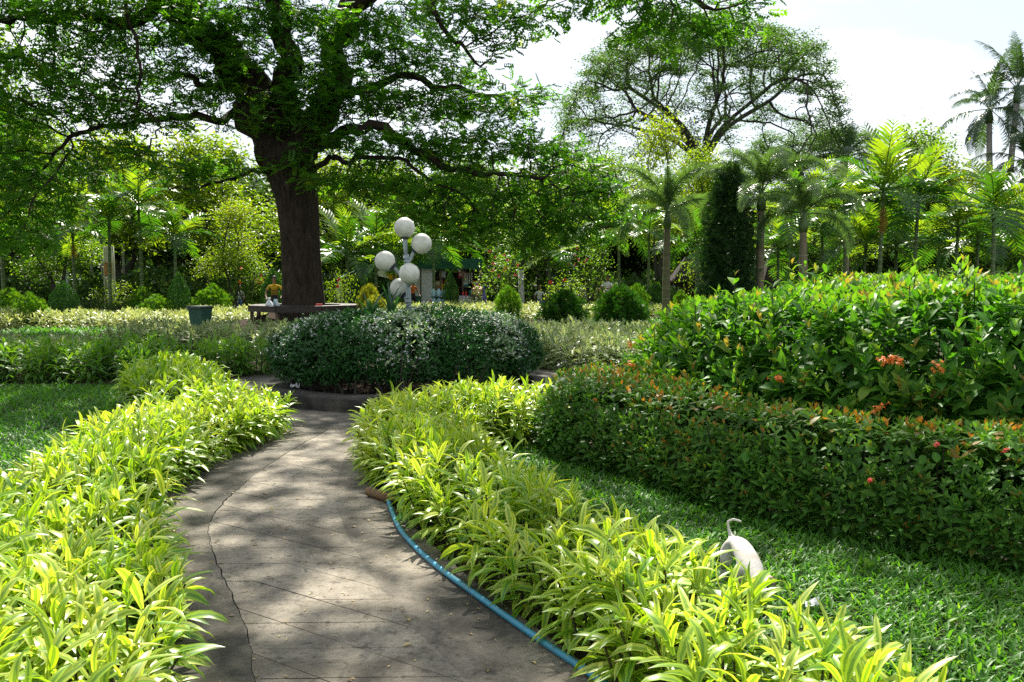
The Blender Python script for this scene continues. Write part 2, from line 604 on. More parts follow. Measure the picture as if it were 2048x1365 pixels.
M['flower_orange'] = plain("orange_petal", (0.75, 0.20, 0.015), (0.62, 0.12, 0.01), rough=0.5)
M['flower_red'] = plain("red_petal", (0.70, 0.07, 0.05), (0.6, 0.05, 0.04), rough=0.5)
M['flower_pink'] = plain("coral_pink_petal", (0.75, 0.20, 0.17), (0.65, 0.12, 0.10), rough=0.5)
# hard things
M['ground'] = plain("bare_garden_soil", (0.055, 0.042, 0.028), (0.035, 0.045, 0.018), 1.1, 0.95, 0.6, 14, 0.1)
M['soil'] = plain("leaf_litter_soil", (0.060, 0.042, 0.028), (0.025, 0.018, 0.012), 9, 0.95, 0.9, 40, 0.1)
M['lawn_soil'] = plain("lawn_soil", (0.022, 0.045, 0.014), (0.03, 0.028, 0.016), 6, 0.95, 0.6, 40, 0.1)
M['far_lawn'] = plain("far_lawn", (0.10, 0.19, 0.03), (0.07, 0.14, 0.025), 3, 0.9, 0.6, 60, 0.1)
M['path'] = concrete("path_concrete", (0.15, 0.135, 0.11), (0.27, 0.24, 0.195), (0.37, 0.33, 0.265))
M['path_edge'] = concrete("path_border_concrete", (0.10, 0.092, 0.078), (0.21, 0.185, 0.15), (0.32, 0.285, 0.225))
M['path_damp'] = concrete("damp_mossy_border_concrete", (0.07, 0.067, 0.055), (0.16, 0.145, 0.118), (0.28, 0.25, 0.20))
M['groove'] = plain("groove_dirt", (0.05, 0.045, 0.036), (0.03, 0.027, 0.022), 20, 0.95)
M['kerb'] = concrete("planter_kerb_concrete", (0.028, 0.027, 0.024), (0.062, 0.058, 0.05), (0.16, 0.145, 0.12))
M['farpath'] = plain("pale_far_path", (0.42, 0.34, 0.28), (0.34, 0.27, 0.22), 4, 0.9, 0.2, 40)
M['bark_rain'] = bark("dark_fissured_bark", (0.014, 0.011, 0.009), (0.052, 0.039, 0.029), (0.15, 0.12, 0.095), 9, 2.2, 1.0)
M['bark_far'] = bark("grey_bark", (0.03, 0.028, 0.024), (0.075, 0.07, 0.058), None, 5, 1.2, 0.6)
M['stem'] = plain("green_brown_stem", (0.05, 0.055, 0.02), (0.035, 0.028, 0.015), 12, 0.8)
M['palm_trunk'] = plain("ringed_palm_trunk", (0.20, 0.165, 0.10), (0.13, 0.12, 0.07), 6, 0.85, 0.4, 30)
M['palm_green'] = plain("green_palm_stem", (0.085, 0.15, 0.035), (0.06, 0.10, 0.03), 5, 0.5)
M['royal_trunk'] = plain("pale_grey_palm_trunk", (0.42, 0.40, 0.36), (0.30, 0.28, 0.25), 4, 0.85, 0.3, 30)
M['ring'] = plain("pale_trunk_ring", (0.30, 0.30, 0.2), (0.22, 0.22, 0.14), 8, 0.8)


# ------------------------------------------------------------------ leaf templates and scattering
def leaf_tpl(n=4, w=0.16, droop=0.8, fold=0.25, a0=0.0, kind='lance', twist=0.0):
    """a leaf one unit long along +Y, face up +Z, arching down by `droop` radians"""
    t = np.linspace(0, 1, n + 1)
    ang = a0 - droop * t ** 1.3
    dy, dz = np.cos(ang), np.sin(ang)
    y = np.concatenate([[0], np.cumsum((dy[1:] + dy[:-1]) / 2)]) / n
    z = np.concatenate([[0], np.cumsum((dz[1:] + dz[:-1]) / 2)]) / n
    if kind == 'lance':
        wd = w / 2 * np.sin(PI * np.clip(t * 0.92 + 0.06, 0, 1)) ** 0.8 * (1 - 0.25 * t)
    elif kind == 'oval':
        wd = w / 2 * np.sin(PI * np.clip(t * 0.94 + 0.05, 0, 1)) ** 0.65
    else:
        wd = w / 2 * (1 - t ** 2.5) * np.clip(0.6 + t * 2, 0, 1)
    wd[-1] = 0
    V, UV = [], []
    for i in range(n):
        up = abs(wd[i]) * fold
        nx, nz2 = -dz[i], dy[i]
        ct, st = math.cos(twist * t[i]), math.sin(twist * t[i])
        for sgn in (-1, 0, 1):
            xx = sgn * wd[i]
            V.append((xx * ct, y[i] + nx * up * abs(sgn), z[i] + nz2 * up * abs(sgn) + xx * st))
            UV.append((sgn, t[i]))
    V.append((0, y[n], z[n]))
    UV.append((0, 1))
    Q = []
    for i in range(n - 1):
        a = i * 3
        Q += [(a, a + 1, a + 4, a + 3), (a + 1, a + 2, a + 5, a + 4)]
    a = (n - 1) * 3
    T = [(a, a + 1, a + 3), (a + 1, a + 2, a + 3)]
    return np.array(V), [np.array(Q, int).reshape(-1, 4), np.array(T)], np.array(UV, float)


def basis(d, up):
    Y = nrm(d)
    X = nrm(np.cross(Y, up))
    Z = np.cross(X, Y)
    return X, Y, Z


def scatter(g, tpls, pos, d, up, size, tone, pick=None, M_=0):
    n = len(pos)
    if n == 0: return
    if pick is None: pick = rng.integers(0, len(tpls), n)
    X, Y, Z = basis(d, up)
    size = np.broadcast_to(size, (n,))
    tone = np.broadcast_to(tone, (n,))
    for k, (V, Fs, UV) in enumerate(tpls):
        i = np.where(pick == k)[0]
        if not len(i): continue
        s = size[i][:, None, None]
        W = pos[i][:, None, :] + s * (V[None, :, 0:1] * X[i][:, None] + V[None, :, 1:2] * Y[i][:, None] + V[None, :, 2:3] * Z[i][:, None])
        m = len(V)
        off = (np.arange(len(i)) * m)[:, None, None]
        FF = [(f[None] + off).reshape(-1, f.shape[1]) for f in Fs if len(f)]
        g.add(W.reshape(-1, 3), FF, np.tile(UV, (len(i), 1)), np.repeat(tone[i], m), M_)


def rand_dirs(n):
    return nrm(rng.normal(size=(n, 3)))


def leaf_plant(name, label, cat, material, tpls, L, base, singles=0, lo=None, group=None, stems=None):
    """a hedge or bush: L = dict(pos, d, up, size, tone); the `singles` leaves that show largest become objects"""
    root = empty(name, base)
    tag(root, label, cat, group)
    b = np.array(base, float)
    n = len(L['pos'])
    pick = L.get('pick')
    if pick is None: pick = rng.integers(0, len(tpls), n)
    single = np.zeros(n, bool)
    if singles:
        px, py, f = project(L['pos'] + L['d'] * L['size'][:, None] * 0.5)
        score = L['size'] / f * L.get('vis', np.ones(n)) * (0.75 + 0.5 * rng.random(n))
        score[(px < 15) | (px > 2033) | (py < 15) | (py > 1350)] = 0
        single[np.argsort(-score)[:singles]] = True
        X, Y, Z = basis(L['d'], L['up'])
        cache = {}
        for i in np.where(single)[0]:
            q = min(4, int(L['tone'][i] * 5))
            key = (int(pick[i]), q)
            if key not in cache:
                V, Fs, UV = tpls[key[0]]
                cache[key] = Geo().add(V, Fs, UV, (q + 0.5) / 5).mesh('leaf', material)
            o = bpy.data.objects.new('leaf', cache[key])
            col.objects.link(o)
            o.parent = root
            s = L['size'][i]
            mtx = Matrix.Identity(4)
            for r in range(3):
                mtx[r][0], mtx[r][1], mtx[r][2] = X[i][r] * s, Y[i][r] * s, Z[i][r] * s
                mtx[r][3] = L['pos'][i][r] - b[r]
            o.matrix_local = mtx
    r = ~single
    g = Geo()
    scatter(g, lo or tpls, (L['pos'] - b)[r], L['d'][r], L['up'][r], L['size'][r], L['tone'][r], pick[r])
    tag(g.obj('foliage', material, root), kind='stuff')
    if stems is not None and len(stems):
        gs = Geo()
        for p0, p1, rr in stems:
            tube(gs, np.array([p0, (np.array(p0) + p1) / 2 + rng.normal(size=3) * 0.012, p1]) - b, [rr, rr * .85, rr * .6], 4, False)
        tag(gs.obj('stem', M['stem'], root), kind='stuff')
    return root


def cat_L(*Ls):
    ks = Ls[0].keys()
    return {k: np.concatenate([l[k] for l in Ls]) for k in ks}


# ------------------------------------------------------------------ ground, path, lawns
PC = np.array([-1.41, 12.62])            # centre of the round planter
sheet('ground', [(-500, -30), (500, -30), (500, 900), (-500, 900)], 0.0, M['ground'])['kind'] = 'structure'

LAWN_R = [(-.75, 8.2), (-.2, 6.2), (.15, 5.0), (.5, 4.3), (.85, 3.7), (1.05, 3.2), (1.3, 2.2), (4.5, 2.2), (4.4, 3.9), (3.6, 4.35), (2.85, 5.0), (2.15, 5.65), (1.65, 6.2), (1.05, 7.3), (.5, 8.1), (.4, 8.7), (-.3, 8.2)]
LAWN_L = [(-14, 5.0), (-3.1, 5.0), (-3.2, 7.0), (-3.35, 8.2), (-4.2, 9.7), (-5.05, 11.5), (-5.5, 13.2), (-14, 13.3)]
for nm, poly in (('lawn', LAWN_R), ('lawn', LAWN_L)):
    sheet(nm, poly, 0.006, M['lawn_soil'])['kind'] = 'structure'
sheet('lawn', [(-16, 20.5), (-9.3, 20.5), (-8.6, 27.6), (-16, 27.6)], 0.006, M['far_lawn'])['kind'] = 'structure'
sheet('lawn', [(1.2, 24.5), (6, 24.5), (7, 33), (2.5, 33)], 0.006, M['far_lawn'])['kind'] = 'structure'
sheet('path', [(-10.4, 23.0), (-8.7, 23.0), (-9.2, 31.5), (-13.5, 31.5), (-13.0, 28.6), (-10.9, 27.5)], 0.012, M['farpath'])['kind'] = 'structure'
sheet('path', [(1, 44), (14, 40), (14, 46), (1, 50)], 0.012, M['farpath'])['kind'] = 'structure'

# ring path round the planter
g = Geo()
lathe(g, [(1.9, 0.0), (1.9, 0.018), (3.55, 0.018), (3.55, 0.0)], 72, (PC[0], PC[1], 0), cap=False)
o = g.obj('path', M['path_edge'])
o['kind'] = 'structure'

P_LEFT = [(-1.0, 1.6), (-1.25, 2.6), (-1.5, 3.6), (-1.85, 4.4), (-2.15, 4.95), (-2.5, 5.8), (-2.68, 6.6), (-2.74, 7.7), (-2.6, 8.6), (-2.45, 9.5)]
P_RIGHT = [(1.35, 1.6), (.75, 2.7), (.30, 3.6), (-.17, 4.54), (-.42, 5.1), (-.78, 6.0), (-1.02, 6.6), (-1.15, 7.2), (-1.3, 8.0), (-1.3, 9.4)]
CRACK = [(-.55, 1.6), (-.8, 2.6), (-1.08, 3.6), (-1.42, 4.4), (-1.82, 5.25), (-2.0, 5.8), (-2.07, 6.4), (-2.1, 7.1), (-2.06, 8.0), (-1.95, 9.3)]
PALE = [(.7, 1.6), (.15, 2.8), (-.38, 3.83), (-.67, 4.47), (-.93, 5.15), (-1.14, 5.8), (-1.32, 6.5), (-1.42, 7.2), (-1.5, 8.0), (-1.5, 9.2)]
path = sheet('path', P_LEFT + P_RIGHT[::-1], 0.024, M['groove'], 0.02)
path['kind'] = 'structure'


def jitter_line(pts, n, amp, seed):
    p = spline([(x, y, 0) for x, y in pts], n)[:, :2]
    r = np.random.default_rng(seed)
    p[1:-1] += r.normal(size=(n - 2, 2)) * amp
    return p


crack = jitter_line(CRACK, 90, 0.0045, 3)
pale = jitter_line(PALE, 60, 0.004, 4)
lft = spline([(x, y, 0) for x, y in P_LEFT], 90)[:, :2]
rgt = spline([(x, y, 0) for x, y in P_RIGHT], 60)[:, :2]


def strip(name, A, B, z0, z1, material):
    n = len(A)
    V = np.concatenate([np.c_[A, np.full(n, z1)], np.c_[B, np.full(n, z1)], np.c_[A, np.full(n, z0)], np.c_[B, np.full(n, z0)]])
    i = np.arange(n - 1)
    F = [np.stack([i, i + n, i + n + 1, i + 1], 1), np.stack([i, i + 1, i + 2 * n + 1, i + 2 * n], 1), np.stack([i + n, i + 3 * n, i + 3 * n + 1, i + n + 1], 1)]
    F = [f[:, ::-1] if (np.cross(B[0] - A[0], A[1] - A[0]) < 0) else f for f in F]
    return Geo().add(V, F).obj(name, material, path, smooth=False)


crack_w = 0.004 + 0.003 * np.sin(np.linspace(0, 22, 90)) + 0.002 * rng.normal(size=90)
strip('border', lft, crack - np.c_[np.clip(crack_w, .001, .02), np.zeros(90)], 0.0245, 0.044, M['path_damp'])
strip('border', pale, rgt, 0.0245, 0.0432, M['path_edge'])
# scored slabs between the two borders
bm = bmesh.new()
A = crack
B = np.stack([np.interp(np.linspace(0, 59, 90), np.arange(60), pale[:, k]) for k in (0, 1)], 1)
va = [bm.verts.new((x + 0.002, y, 0.0435)) for x, y in A]
vb = [bm.verts.new((x, y, 0.0435)) for x, y in B]
for i in range(89):
    bm.faces.new((va[i], vb[i], vb[i + 1], va[i + 1]))
d1 = np.array([1.0, 0.03]); d2 = nrm(np.array([1.08, -0.75]))
n1 = np.array([-d1[1], d1[0]]) / np.linalg.norm(d1); n2 = np.array([-d2[1], d2[0]])
S1, S2 = 0.29, 0.30
for nn, S, lo, hi in ((n1, S1, 5, 34), (n2, S2, 0, 34)):
    for k in range(lo, hi):
        bmesh.ops.bisect_plane(bm, geom=bm.verts[:] + bm.edges[:] + bm.faces[:], plane_co=(nn[0] * k * S, nn[1] * k * S, 0), plane_no=(nn[0], nn[1], 0))
cells = {}
for f in bm.faces:
    c = f.calc_center_median()
    key = (int(math.floor((c.x * n1[0] + c.y * n1[1]) / S1)), int(math.floor((c.x * n2[0] + c.y * n2[1]) / S2)))
    cells.setdefault(key, []).append(f)
for key, fs in cells.items():
    vids = {}
    V, Fc = [], []
    for f in fs:
        idx = []
        for v in f.verts:
            if v.index not in vids or True:
                kk = (round(v.co.x, 5), round(v.co.y, 5))
                if kk not in vids:
                    vids[kk] = len(V)
                    V.append((v.co.x, v.co.y))
                idx.append(vids[kk])
        Fc.append(idx)
    V = np.array(V)
    c = V.mean(0)
    if c[1] < 2.4: 
        pass
    # pull the scored sides in by about 4 mm
    k1 = (V @ n1) / S1; k2 = (V @ n2) / S2
    for kk, nn, S, base in ((k1, n1, S1, key[0]), (k2, n2, S2, key[1])):
        V[np.abs(kk - base) < 1e-3] += nn * 0.0024
        V[np.abs(kk - base - 1) < 1e-3] -= nn * 0.0024
    bs = bmesh.new()
    dz = random.uniform(-0.0012, 0.0012)
    vv = [bs.verts.new((x, y, 0.0435 + dz)) for x, y in V]
    ok = 0
    for idx in Fc:
        try:
            bs.faces.new([vv[i] for i in idx]); ok += 1
        except ValueError:
            pass
    if not ok:
        bs.free(); continue
    ex = bmesh.ops.extrude_face_region(bs, geom=bs.faces[:])
    for v in [e for e in ex['geom'] if isinstance(e, bmesh.types.BMVert)]: v.co.z = 0.026
    bmesh.ops.recalc_face_normals(bs, faces=bs.faces)
    me = bpy.data.meshes.new('paving_slab')
    bs.to_mesh(me); bs.free()
    me.materials.append(M['path'])
    link('paving_slab', me, path)
bm.free()

# planter kerb and its soil
kerb = empty('round_planter', (PC[0], PC[1], 0))
tag(kerb, "low round concrete planter kerb holding the dark flowering shrub", "planter")
g = Geo()
prof = [(2.06, 0.0), (2.06, 0.165), (2.045, 0.185), (2.02, 0.195), (1.74, 0.195), (1.715, 0.185), (1.70, 0.165), (1.70, 0.02)]
lathe(g, prof, 96, cap=False)
V = g.v[0]
V[:, :2] *= (1 + 0.003 * vnoise(V, 6, 2))[:, None]
V[:, 2] += 0.004 * vnoise(V, 5, 5) * (V[:, 2] > 0.1)
g.obj('kerb', M['kerb'], kerb)
g = Geo()
lathe(g, [(1.72, 0.10), (1.2, 0.13), (0.5, 0.15), (0.02, 0.15)], 48, cap=True)
V = g.v[0]; V[:, 2] += 0.02 * vnoise(V, 5, 8)
g.obj('soil', M['soil'], kerb)

# lawn blades
BL = [leaf_tpl(2, w, dr, 0.3, a0, 'blade') for w, dr, a0 in ((0.22, 0.9, 0.3), (0.17, 1.2, 0.5), (0.2, 0.5, 0.1), (0.26, 0.8, 0.0))]


def lawn(poly, dens, size, name='lawn_grass'):
    P = poly_points(poly, dens)
    _, _, f = project(np.c_[P, np.zeros(len(P))])
    n = len(P)
    thin = vnoise(P, 1.7, 11)
    keep = rng.random(n) < np.clip(0.92 + 0.3 * thin, 0.35, 1)
    P = P[keep]; n = len(P)
    az = rng.random(n) * 2 * PI
    el = rng.uniform(0.15, 1.1, n)
    d = np.c_[np.cos(az) * np.cos(el), np.sin(az) * np.cos(el), np.sin(el)]
    g = Geo()
    tone = np.clip(0.45 + 0.2 * vnoise(P, 1.1, 4) + 0.22 * rng.normal(size=n), 0, 1)
    scatter(g, BL, np.c_[P, np.full(n, 0.004) + rng.random(n) * 0.02], d, np.tile([0, 0, 1.0], (n, 1)), size * rng.uniform(0.6, 1.3, n), tone)
    o = g.obj(name, M['grass'])
    tag(o, kind='stuff')
    return o


lawn([p for p in LAWN_R], 2900, 0.075)
lawn([(-8.6, 5.0)] + LAWN_L[1:7] + [(-8.6, 13.2)], 1000, 0.10)
lawn([(-15, 20.6), (-9.4, 20.6), (-8.7, 27.5), (-15, 27.5)], 170, 0.2)
lawn([(1.4, 24.6), (5.8, 24.6), (6.8, 32.8), (2.7, 32.8)], 170, 0.2)


# ------------------------------------------------------------------ hedges made of striped dracaena shoots
def shoots(poly, H, dens, edge=0.35, side=0.0, jit=0.12, hfun=None):
    """shoot tips over a plan polygon: position, outward direction, 0 = inside ... 1 = at the rim"""
    P = poly_points(poly, dens)
    ed, out = edge_dist(poly, P)
    e = np.clip(1 - ed / edge, 0, 1)
    h = H * (1 - 0.30 * e ** 2.2) * (1 + jit * rng.normal(size=len(P)) * .6 + jit * vnoise(P, 2.0, 21))
    if hfun is not None: h = h * hfun(P)
    return P, h, out, e


LT = [leaf_tpl(5, w, dr, 0.30, a0, 'lance', tw) for w, dr, a0, tw in
      ((.185, 1.0, .25, .2), (.20, 1.4, .35, -.3), (.17, .7, .15, .1), (.21, 1.7, .5, .3), (.175, .5, .05, 0), (.195, 1.15, .2, -.2), (.165, .9, .3, .5), (.22, 1.3, .2, -.5))]
LT_LO = [leaf_tpl(3, w, dr, 0.30, a0, 'lance') for w, dr, a0 in ((.24, 1.0, .25), (.27, 1.4, .35), (.22, .6, .1), (.28, 1.7, .5))]


def drac(poly, H, dens, size, nleaf=13, edge=.35, tone0=.5, zlow=0.25, jit=0.12, tvar=.2):
    P, h, out, e = shoots(poly, H, dens, edge, jit=jit)
    n = len(P)
    pos, d, sz, tn, vis = [], [], [], [], []
    stems = []
    lean = out * (e ** 1.2)[:, None] * 0.55 + rng.normal(size=(n, 2)) * 0.12
    stone = np.clip(tone0 + tvar * rng.normal(size=n) + 0.12 * vnoise(P, 1.3, 33), 0, 1)
    for k in range(nleaf):
        t = k / (nleaf - 1)                       # 0 = topmost, youngest
        az = k * 2.39996 + rng.random(n) * 0.8 + np.arange(n) * 1.7
        el = np.radians(np.interp(t, [0, .15, .4, .7, 1], [74, 44, 18, -3, -24])) + rng.normal(size=n) * .16
        r = np.c_[np.cos(az), np.sin(az)] + lean * 1.3
        dd = nrm(np.c_[r * np.cos(el)[:, None], np.sin(el)])
        zz = h * (1 - (1 - zlow) * t ** 1.15 * rng.uniform(.8, 1.05, n)) - size * 0.25
        zz = np.maximum(zz, 0.04)
        base = np.c_[P + lean * (zz / H)[:, None] * H * .55, zz]
        pos.append(base); d.append(dd)
        sz.append(size * np.interp(t, [0, .2, .6, 1], [.62, .95, 1.05, .85]) * rng.uniform(.75, 1.2, n))
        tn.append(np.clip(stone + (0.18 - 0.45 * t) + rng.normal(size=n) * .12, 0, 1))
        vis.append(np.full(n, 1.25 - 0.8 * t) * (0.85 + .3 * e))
    for i in range(n):
        if rng.random() < .6:
            stems.append(((P[i][0], P[i][1], 0), (P[i][0] + lean[i][0] * .25, P[i][1] + lean[i][1] * .25, h[i] * .8), 0.007))
    pos = np.concatenate(pos); d = np.concatenate(d)
    m = len(pos)
    up = np.tile([0, 0, 1.0], (m, 1)) + rng.normal(size=(m, 3)) * .22
    return dict(pos=pos, d=d, up=up, size=np.concatenate(sz), tone=np.concatenate(tn), vis=np.concatenate(vis)), stems


HL = [(-.95, 1.9), (-1.2, 2.5), (-1.5, 3.6), (-2.02, 4.75), (-2.38, 5.7), (-2.58, 6.6), (-2.66, 7.6), (-2.5, 8.4), (-2.25, 8.9), (-2.7, 9.4), (-3.2, 9.2), (-3.4, 8.0), (-3.28, 7.0), (-3.15, 6), (-3.05, 5), (-3.0, 4), (-2.9, 1.9)]
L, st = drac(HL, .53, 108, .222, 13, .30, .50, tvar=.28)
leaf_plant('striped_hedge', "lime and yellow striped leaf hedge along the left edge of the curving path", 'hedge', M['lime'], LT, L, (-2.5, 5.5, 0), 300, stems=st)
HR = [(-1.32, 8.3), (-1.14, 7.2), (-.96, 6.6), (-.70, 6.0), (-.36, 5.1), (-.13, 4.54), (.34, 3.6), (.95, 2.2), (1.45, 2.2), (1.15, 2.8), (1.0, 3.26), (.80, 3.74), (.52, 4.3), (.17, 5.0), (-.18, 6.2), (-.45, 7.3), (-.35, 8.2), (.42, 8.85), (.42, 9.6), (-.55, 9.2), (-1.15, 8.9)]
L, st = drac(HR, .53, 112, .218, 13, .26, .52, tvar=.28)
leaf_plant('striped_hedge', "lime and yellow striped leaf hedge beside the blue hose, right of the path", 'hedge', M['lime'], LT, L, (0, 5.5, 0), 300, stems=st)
HC = [(-3.1, 9.7), (-3.6, 10.9), (-4.5, 13.2), (-5.5, 13.2), (-5.0, 11.5), (-4.25, 9.9), (-3.5, 8.9)]
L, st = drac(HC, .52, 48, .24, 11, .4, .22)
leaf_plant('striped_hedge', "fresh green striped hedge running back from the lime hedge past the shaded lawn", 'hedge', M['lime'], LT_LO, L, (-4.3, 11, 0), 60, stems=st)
HG = [(-12, 13.3), (-5.5, 13.35), (-5.45, 15.2), (-12, 15.4)]
L, st = drac(HG, .58, 44, .24, 11, .35, .55)
leaf_plant('striped_hedge', "dark green striped leaf hedge in shade behind the left lawn", 'hedge', M['green_drac'], LT_LO, L, (-8, 14, 0), 60, stems=st)
HG2 = [(-5.3, 14.4), (-4.05, 14.7), (-4.1, 15.6), (-5.3, 16.2)]
L, st = drac(HG2, .60, 46, .25, 11, .35, .62)
leaf_plant('striped_hedge', "glossy green striped hedge clump left of the round planter", 'hedge', M['green_drac'], LT_LO, L, (-4.7, 15, 0), 60, stems=st)
# one loose tuft in the bottom right of the lawn
L, st = drac([(1.08, 2.1), (1.5, 2.1), (1.5, 2.6), (1.15, 2.62)], .34, 50, .25, 12, .3, .5)
leaf_plant('striped_plant', "single tuft of lime striped leaves at the lower edge of the lawn", 'plant', M['lime'], LT, L, (1.3, 2.35, 0), 40, stems=st)

# cream variegated low hedges
CT = [leaf_tpl(2, w, dr, 0.3, a0, 'lance') for w, dr, a0 in ((.32, .9, .3), (.36, 1.2, .35), (.30, .5, .1))]


def cream(label, poly, H, dens, size, key='cream', nleaf=9, base=None, tone0=.5):
    L, st = drac(poly, H, dens, size, nleaf, .4, tone0, .2, .14, .28)
    c = np.mean(poly, 0)
    return leaf_plant('variegated_hedge', label, 'hedge', M[key], CT, L, (c[0], c[1], 0), 0, stems=st[::3])


cream("grey green cream-edged hedge in front of the green bin", [(-9.3, 20.0), (-8.5, 19.2), (-5.0, 18.4), (-4.4, 19.2), (-5.5, 21.5), (-8.7, 21.6)], .58, 34, .24)
cream("cream variegated hedge curving round the left side of the planter", [(-4.05, 15.0), (-3.7, 14.5), (-3.3, 15.2), (-3.4, 17.5), (-4.6, 18.2), (-4.3, 16.4)], .58, 46, .22)
cream("pale cream-striped hedge behind the planter on the right, beside the big leafy bank", [(.35, 16.0), (1.0, 15.2), (2.35, 15.0), (3.3, 19), (3.6, 22.5), (.4, 22.0), (-.3, 18.5)], .55, 36, .24, tone0=.55)
cream("sunlit cream leaf hedge behind the far left lawn strip", [(-19, 27.9), (-13.2, 28.2), (-10.4, 28.0), (-10.3, 30.3), (-19, 30.6)], .52, 30, .24, 'cream2')
cream("sunlit cream leaf hedge left of the tree bench", [(-9.4, 29.3), (-8.9, 30.5), (-9.1, 33.5), (-12.5, 33.5), (-12.2, 32.0)], .52, 28, .24, 'cream2')
cream("sunlit cream leaf hedge behind the globe lamp", [(-5.6, 33.5), (1.1, 33.5), (1.4, 37), (-5.6, 37)], .55, 26, .25, 'cream2')
cream("yellow cream leaf hedge beyond the two dark thuja bushes", [(2.3, 33.5), (9.5, 34), (9.5, 37.5), (2.3, 37)], .5, 26, .25, 'cream2')
cream("dim cream-flecked hedge in shade behind the dark striped hedge", [(-14, 16.8), (-8.9, 17.0), (-8.6, 19.2), (-14, 19.6)], .42, 34, .22, tone0=.3)


# ------------------------------------------------------------------ leafy bank and low clipped hedge
def mound(poly, hfun, edge, dens_top, dens_side, zmin, dens_fill=0):
    """shoot positions over a rounded mass with steep sides; returns position, outward normal"""
    P = poly_points(poly, dens_top)
    ed, out = edge_dist(poly, P)
    e = np.clip(1 - ed / edge, 0, 1)
    h = hfun(P) * np.sqrt(np.clip(1 - 0.75 * e ** 2.4, 0.02, 1))
    top = np.c_[P, h]
    nrm_top = nrm(np.c_[out * (e ** 1.5)[:, None] * 1.2, np.ones(len(P))])
    per = np.asarray(poly, float)
    seg = np.roll(per, -1, 0) - per
    ln = np.linalg.norm(seg, axis=1)
    n = int(dens_side * ln.sum())
    k = rng.choice(len(per), n, p=ln / ln.sum())
    t = rng.random(n)
    Q = per[k] + seg[k] * t[:, None]
    ctr = per.mean(0)
    o2 = np.c_[seg[k][:, 1], -seg[k][:, 0]]
    o2 = nrm(o2)
    area = np.sum(per[:, 0] * np.roll(per[:, 1], -1) - np.roll(per[:, 0], -1) * per[:, 1])
    if area < 0: o2 = -o2
    inn = rng.random(n) ** 1.5 * edge * .6
    Q = Q - o2 * inn[:, None]
    hs = hfun(Q) * (.62 + .3 * inn / (edge * .6))
    z = zmin + (hs - zmin) * rng.random(n)
    sd = np.c_[Q, z]
    bulge = 0.10 * np.sin(np.clip(z / hs, 0, 1) * PI)
    sd[:, :2] += o2 * bulge[:, None]
    n_sd = nrm(np.c_[o2, np.full(n, .35)])
    pos = np.concatenate([top, sd]); nn = np.concatenate([nrm_top, n_sd])
    depth = np.concatenate([np.zeros(len(top)), inn])
    if dens_fill:
        Fp = poly_points(poly, dens_fill)
        z = hfun(Fp) * rng.uniform(.15, .8, len(Fp))
        pos = np.concatenate([pos, np.c_[Fp, z]]); nn = np.concatenate([nn, nrm(rng.normal(size=(len(Fp), 3)) + [0, 0, 1])])
        depth = np.concatenate([depth, np.full(len(Fp), 1.0)])
    return pos, nn, depth


BTP = ((.40, .7, .2, .1), (.44, 1.0, .3, -.15), (.38, .35, .1, 0), (.42, .9, .25, .2), (.36, .5, .15, -.1), (.43, 1.3, .4, 0))
BT = [leaf_tpl(4, w, dr, 0.28, a0, 'oval', tw) for w, dr, a0, tw in BTP]


def leafy_shoots(pos, nn, depth, size, pairs, grow, tone_top, tone_low, upw=.9, zt=None, amp=.16):
    """each shoot: `pairs` opposite pairs of oval leaves, the youngest at the tip"""
    n = len(pos)
    ax = nrm(nn * .75 + np.array([0, 0, upw]) + rng.normal(size=(n, 3)) * amp)
    ref = nrm(np.cross(ax, rand_dirs(n)))
    ref2 = np.cross(ax, ref)
    out = dict(pos=[], d=[], up=[], size=[], tone=[], vis=[])
    sh = rng.normal(size=n) * .10 + .06 * vnoise(pos, 1.5, 17)
    for k in range(pairs):
        t = k / max(1, pairs - 1)
        for sgn in (-1, 1):
            az = (k % 2) * PI / 2 + rng.normal(size=n) * .3
            rdir = sgn * (ref * np.cos(az)[:, None] + ref2 * np.sin(az)[:, None])
            el = np.radians(np.interp(t, [0, .35, .7, 1], [66, 42, 20, 2])) + rng.normal(size=n) * .18
            d = nrm(rdir * np.cos(el)[:, None] + ax * np.sin(el)[:, None])
            p = pos - ax * (grow * t + rng.random(n) * grow * .12)[:, None]
            ok = p[:, 2] > 0.03
            s = size * np.interp(t, [0, .3, 1], [.55, .95, 1.0]) * rng.uniform(.75, 1.2, n)
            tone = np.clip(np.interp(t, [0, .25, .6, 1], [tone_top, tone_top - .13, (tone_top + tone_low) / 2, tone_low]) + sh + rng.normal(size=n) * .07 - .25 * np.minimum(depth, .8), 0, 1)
            for kk, vv in (('pos', p), ('d', d), ('up', ax + rng.normal(size=(n, 3)) * .1), ('size', s), ('tone', tone), ('vis', (1.2 - .6 * t) * (1 - .8 * np.minimum(depth, 1)))):
                out[kk].append(vv[ok])
    return {k: np.concatenate(v) for k, v in out.items()}


BANK = [(1.38, 8.1), (2.05, 7.05), (2.62, 6.4), (3.35, 5.8), (4.3, 5.1), (7.5, 5.2), (7.5, 9.5), (5, 11), (2.3, 10.6), (1.25, 9.7)]
hb = lambda P: np.interp(P[:, 0], [1.4, 2.0, 3.2, 4.5, 7], [1.24, 1.40, 1.50, 1.56, 1.58]) * (1 + .05 * vnoise(P, 1.6, 5))
pos, nn, dep = mound(BANK, hb, .6, 66, 150, .12, 18)
L = leafy_shoots(pos, nn, dep, .172, 4, .20, .84, .34)
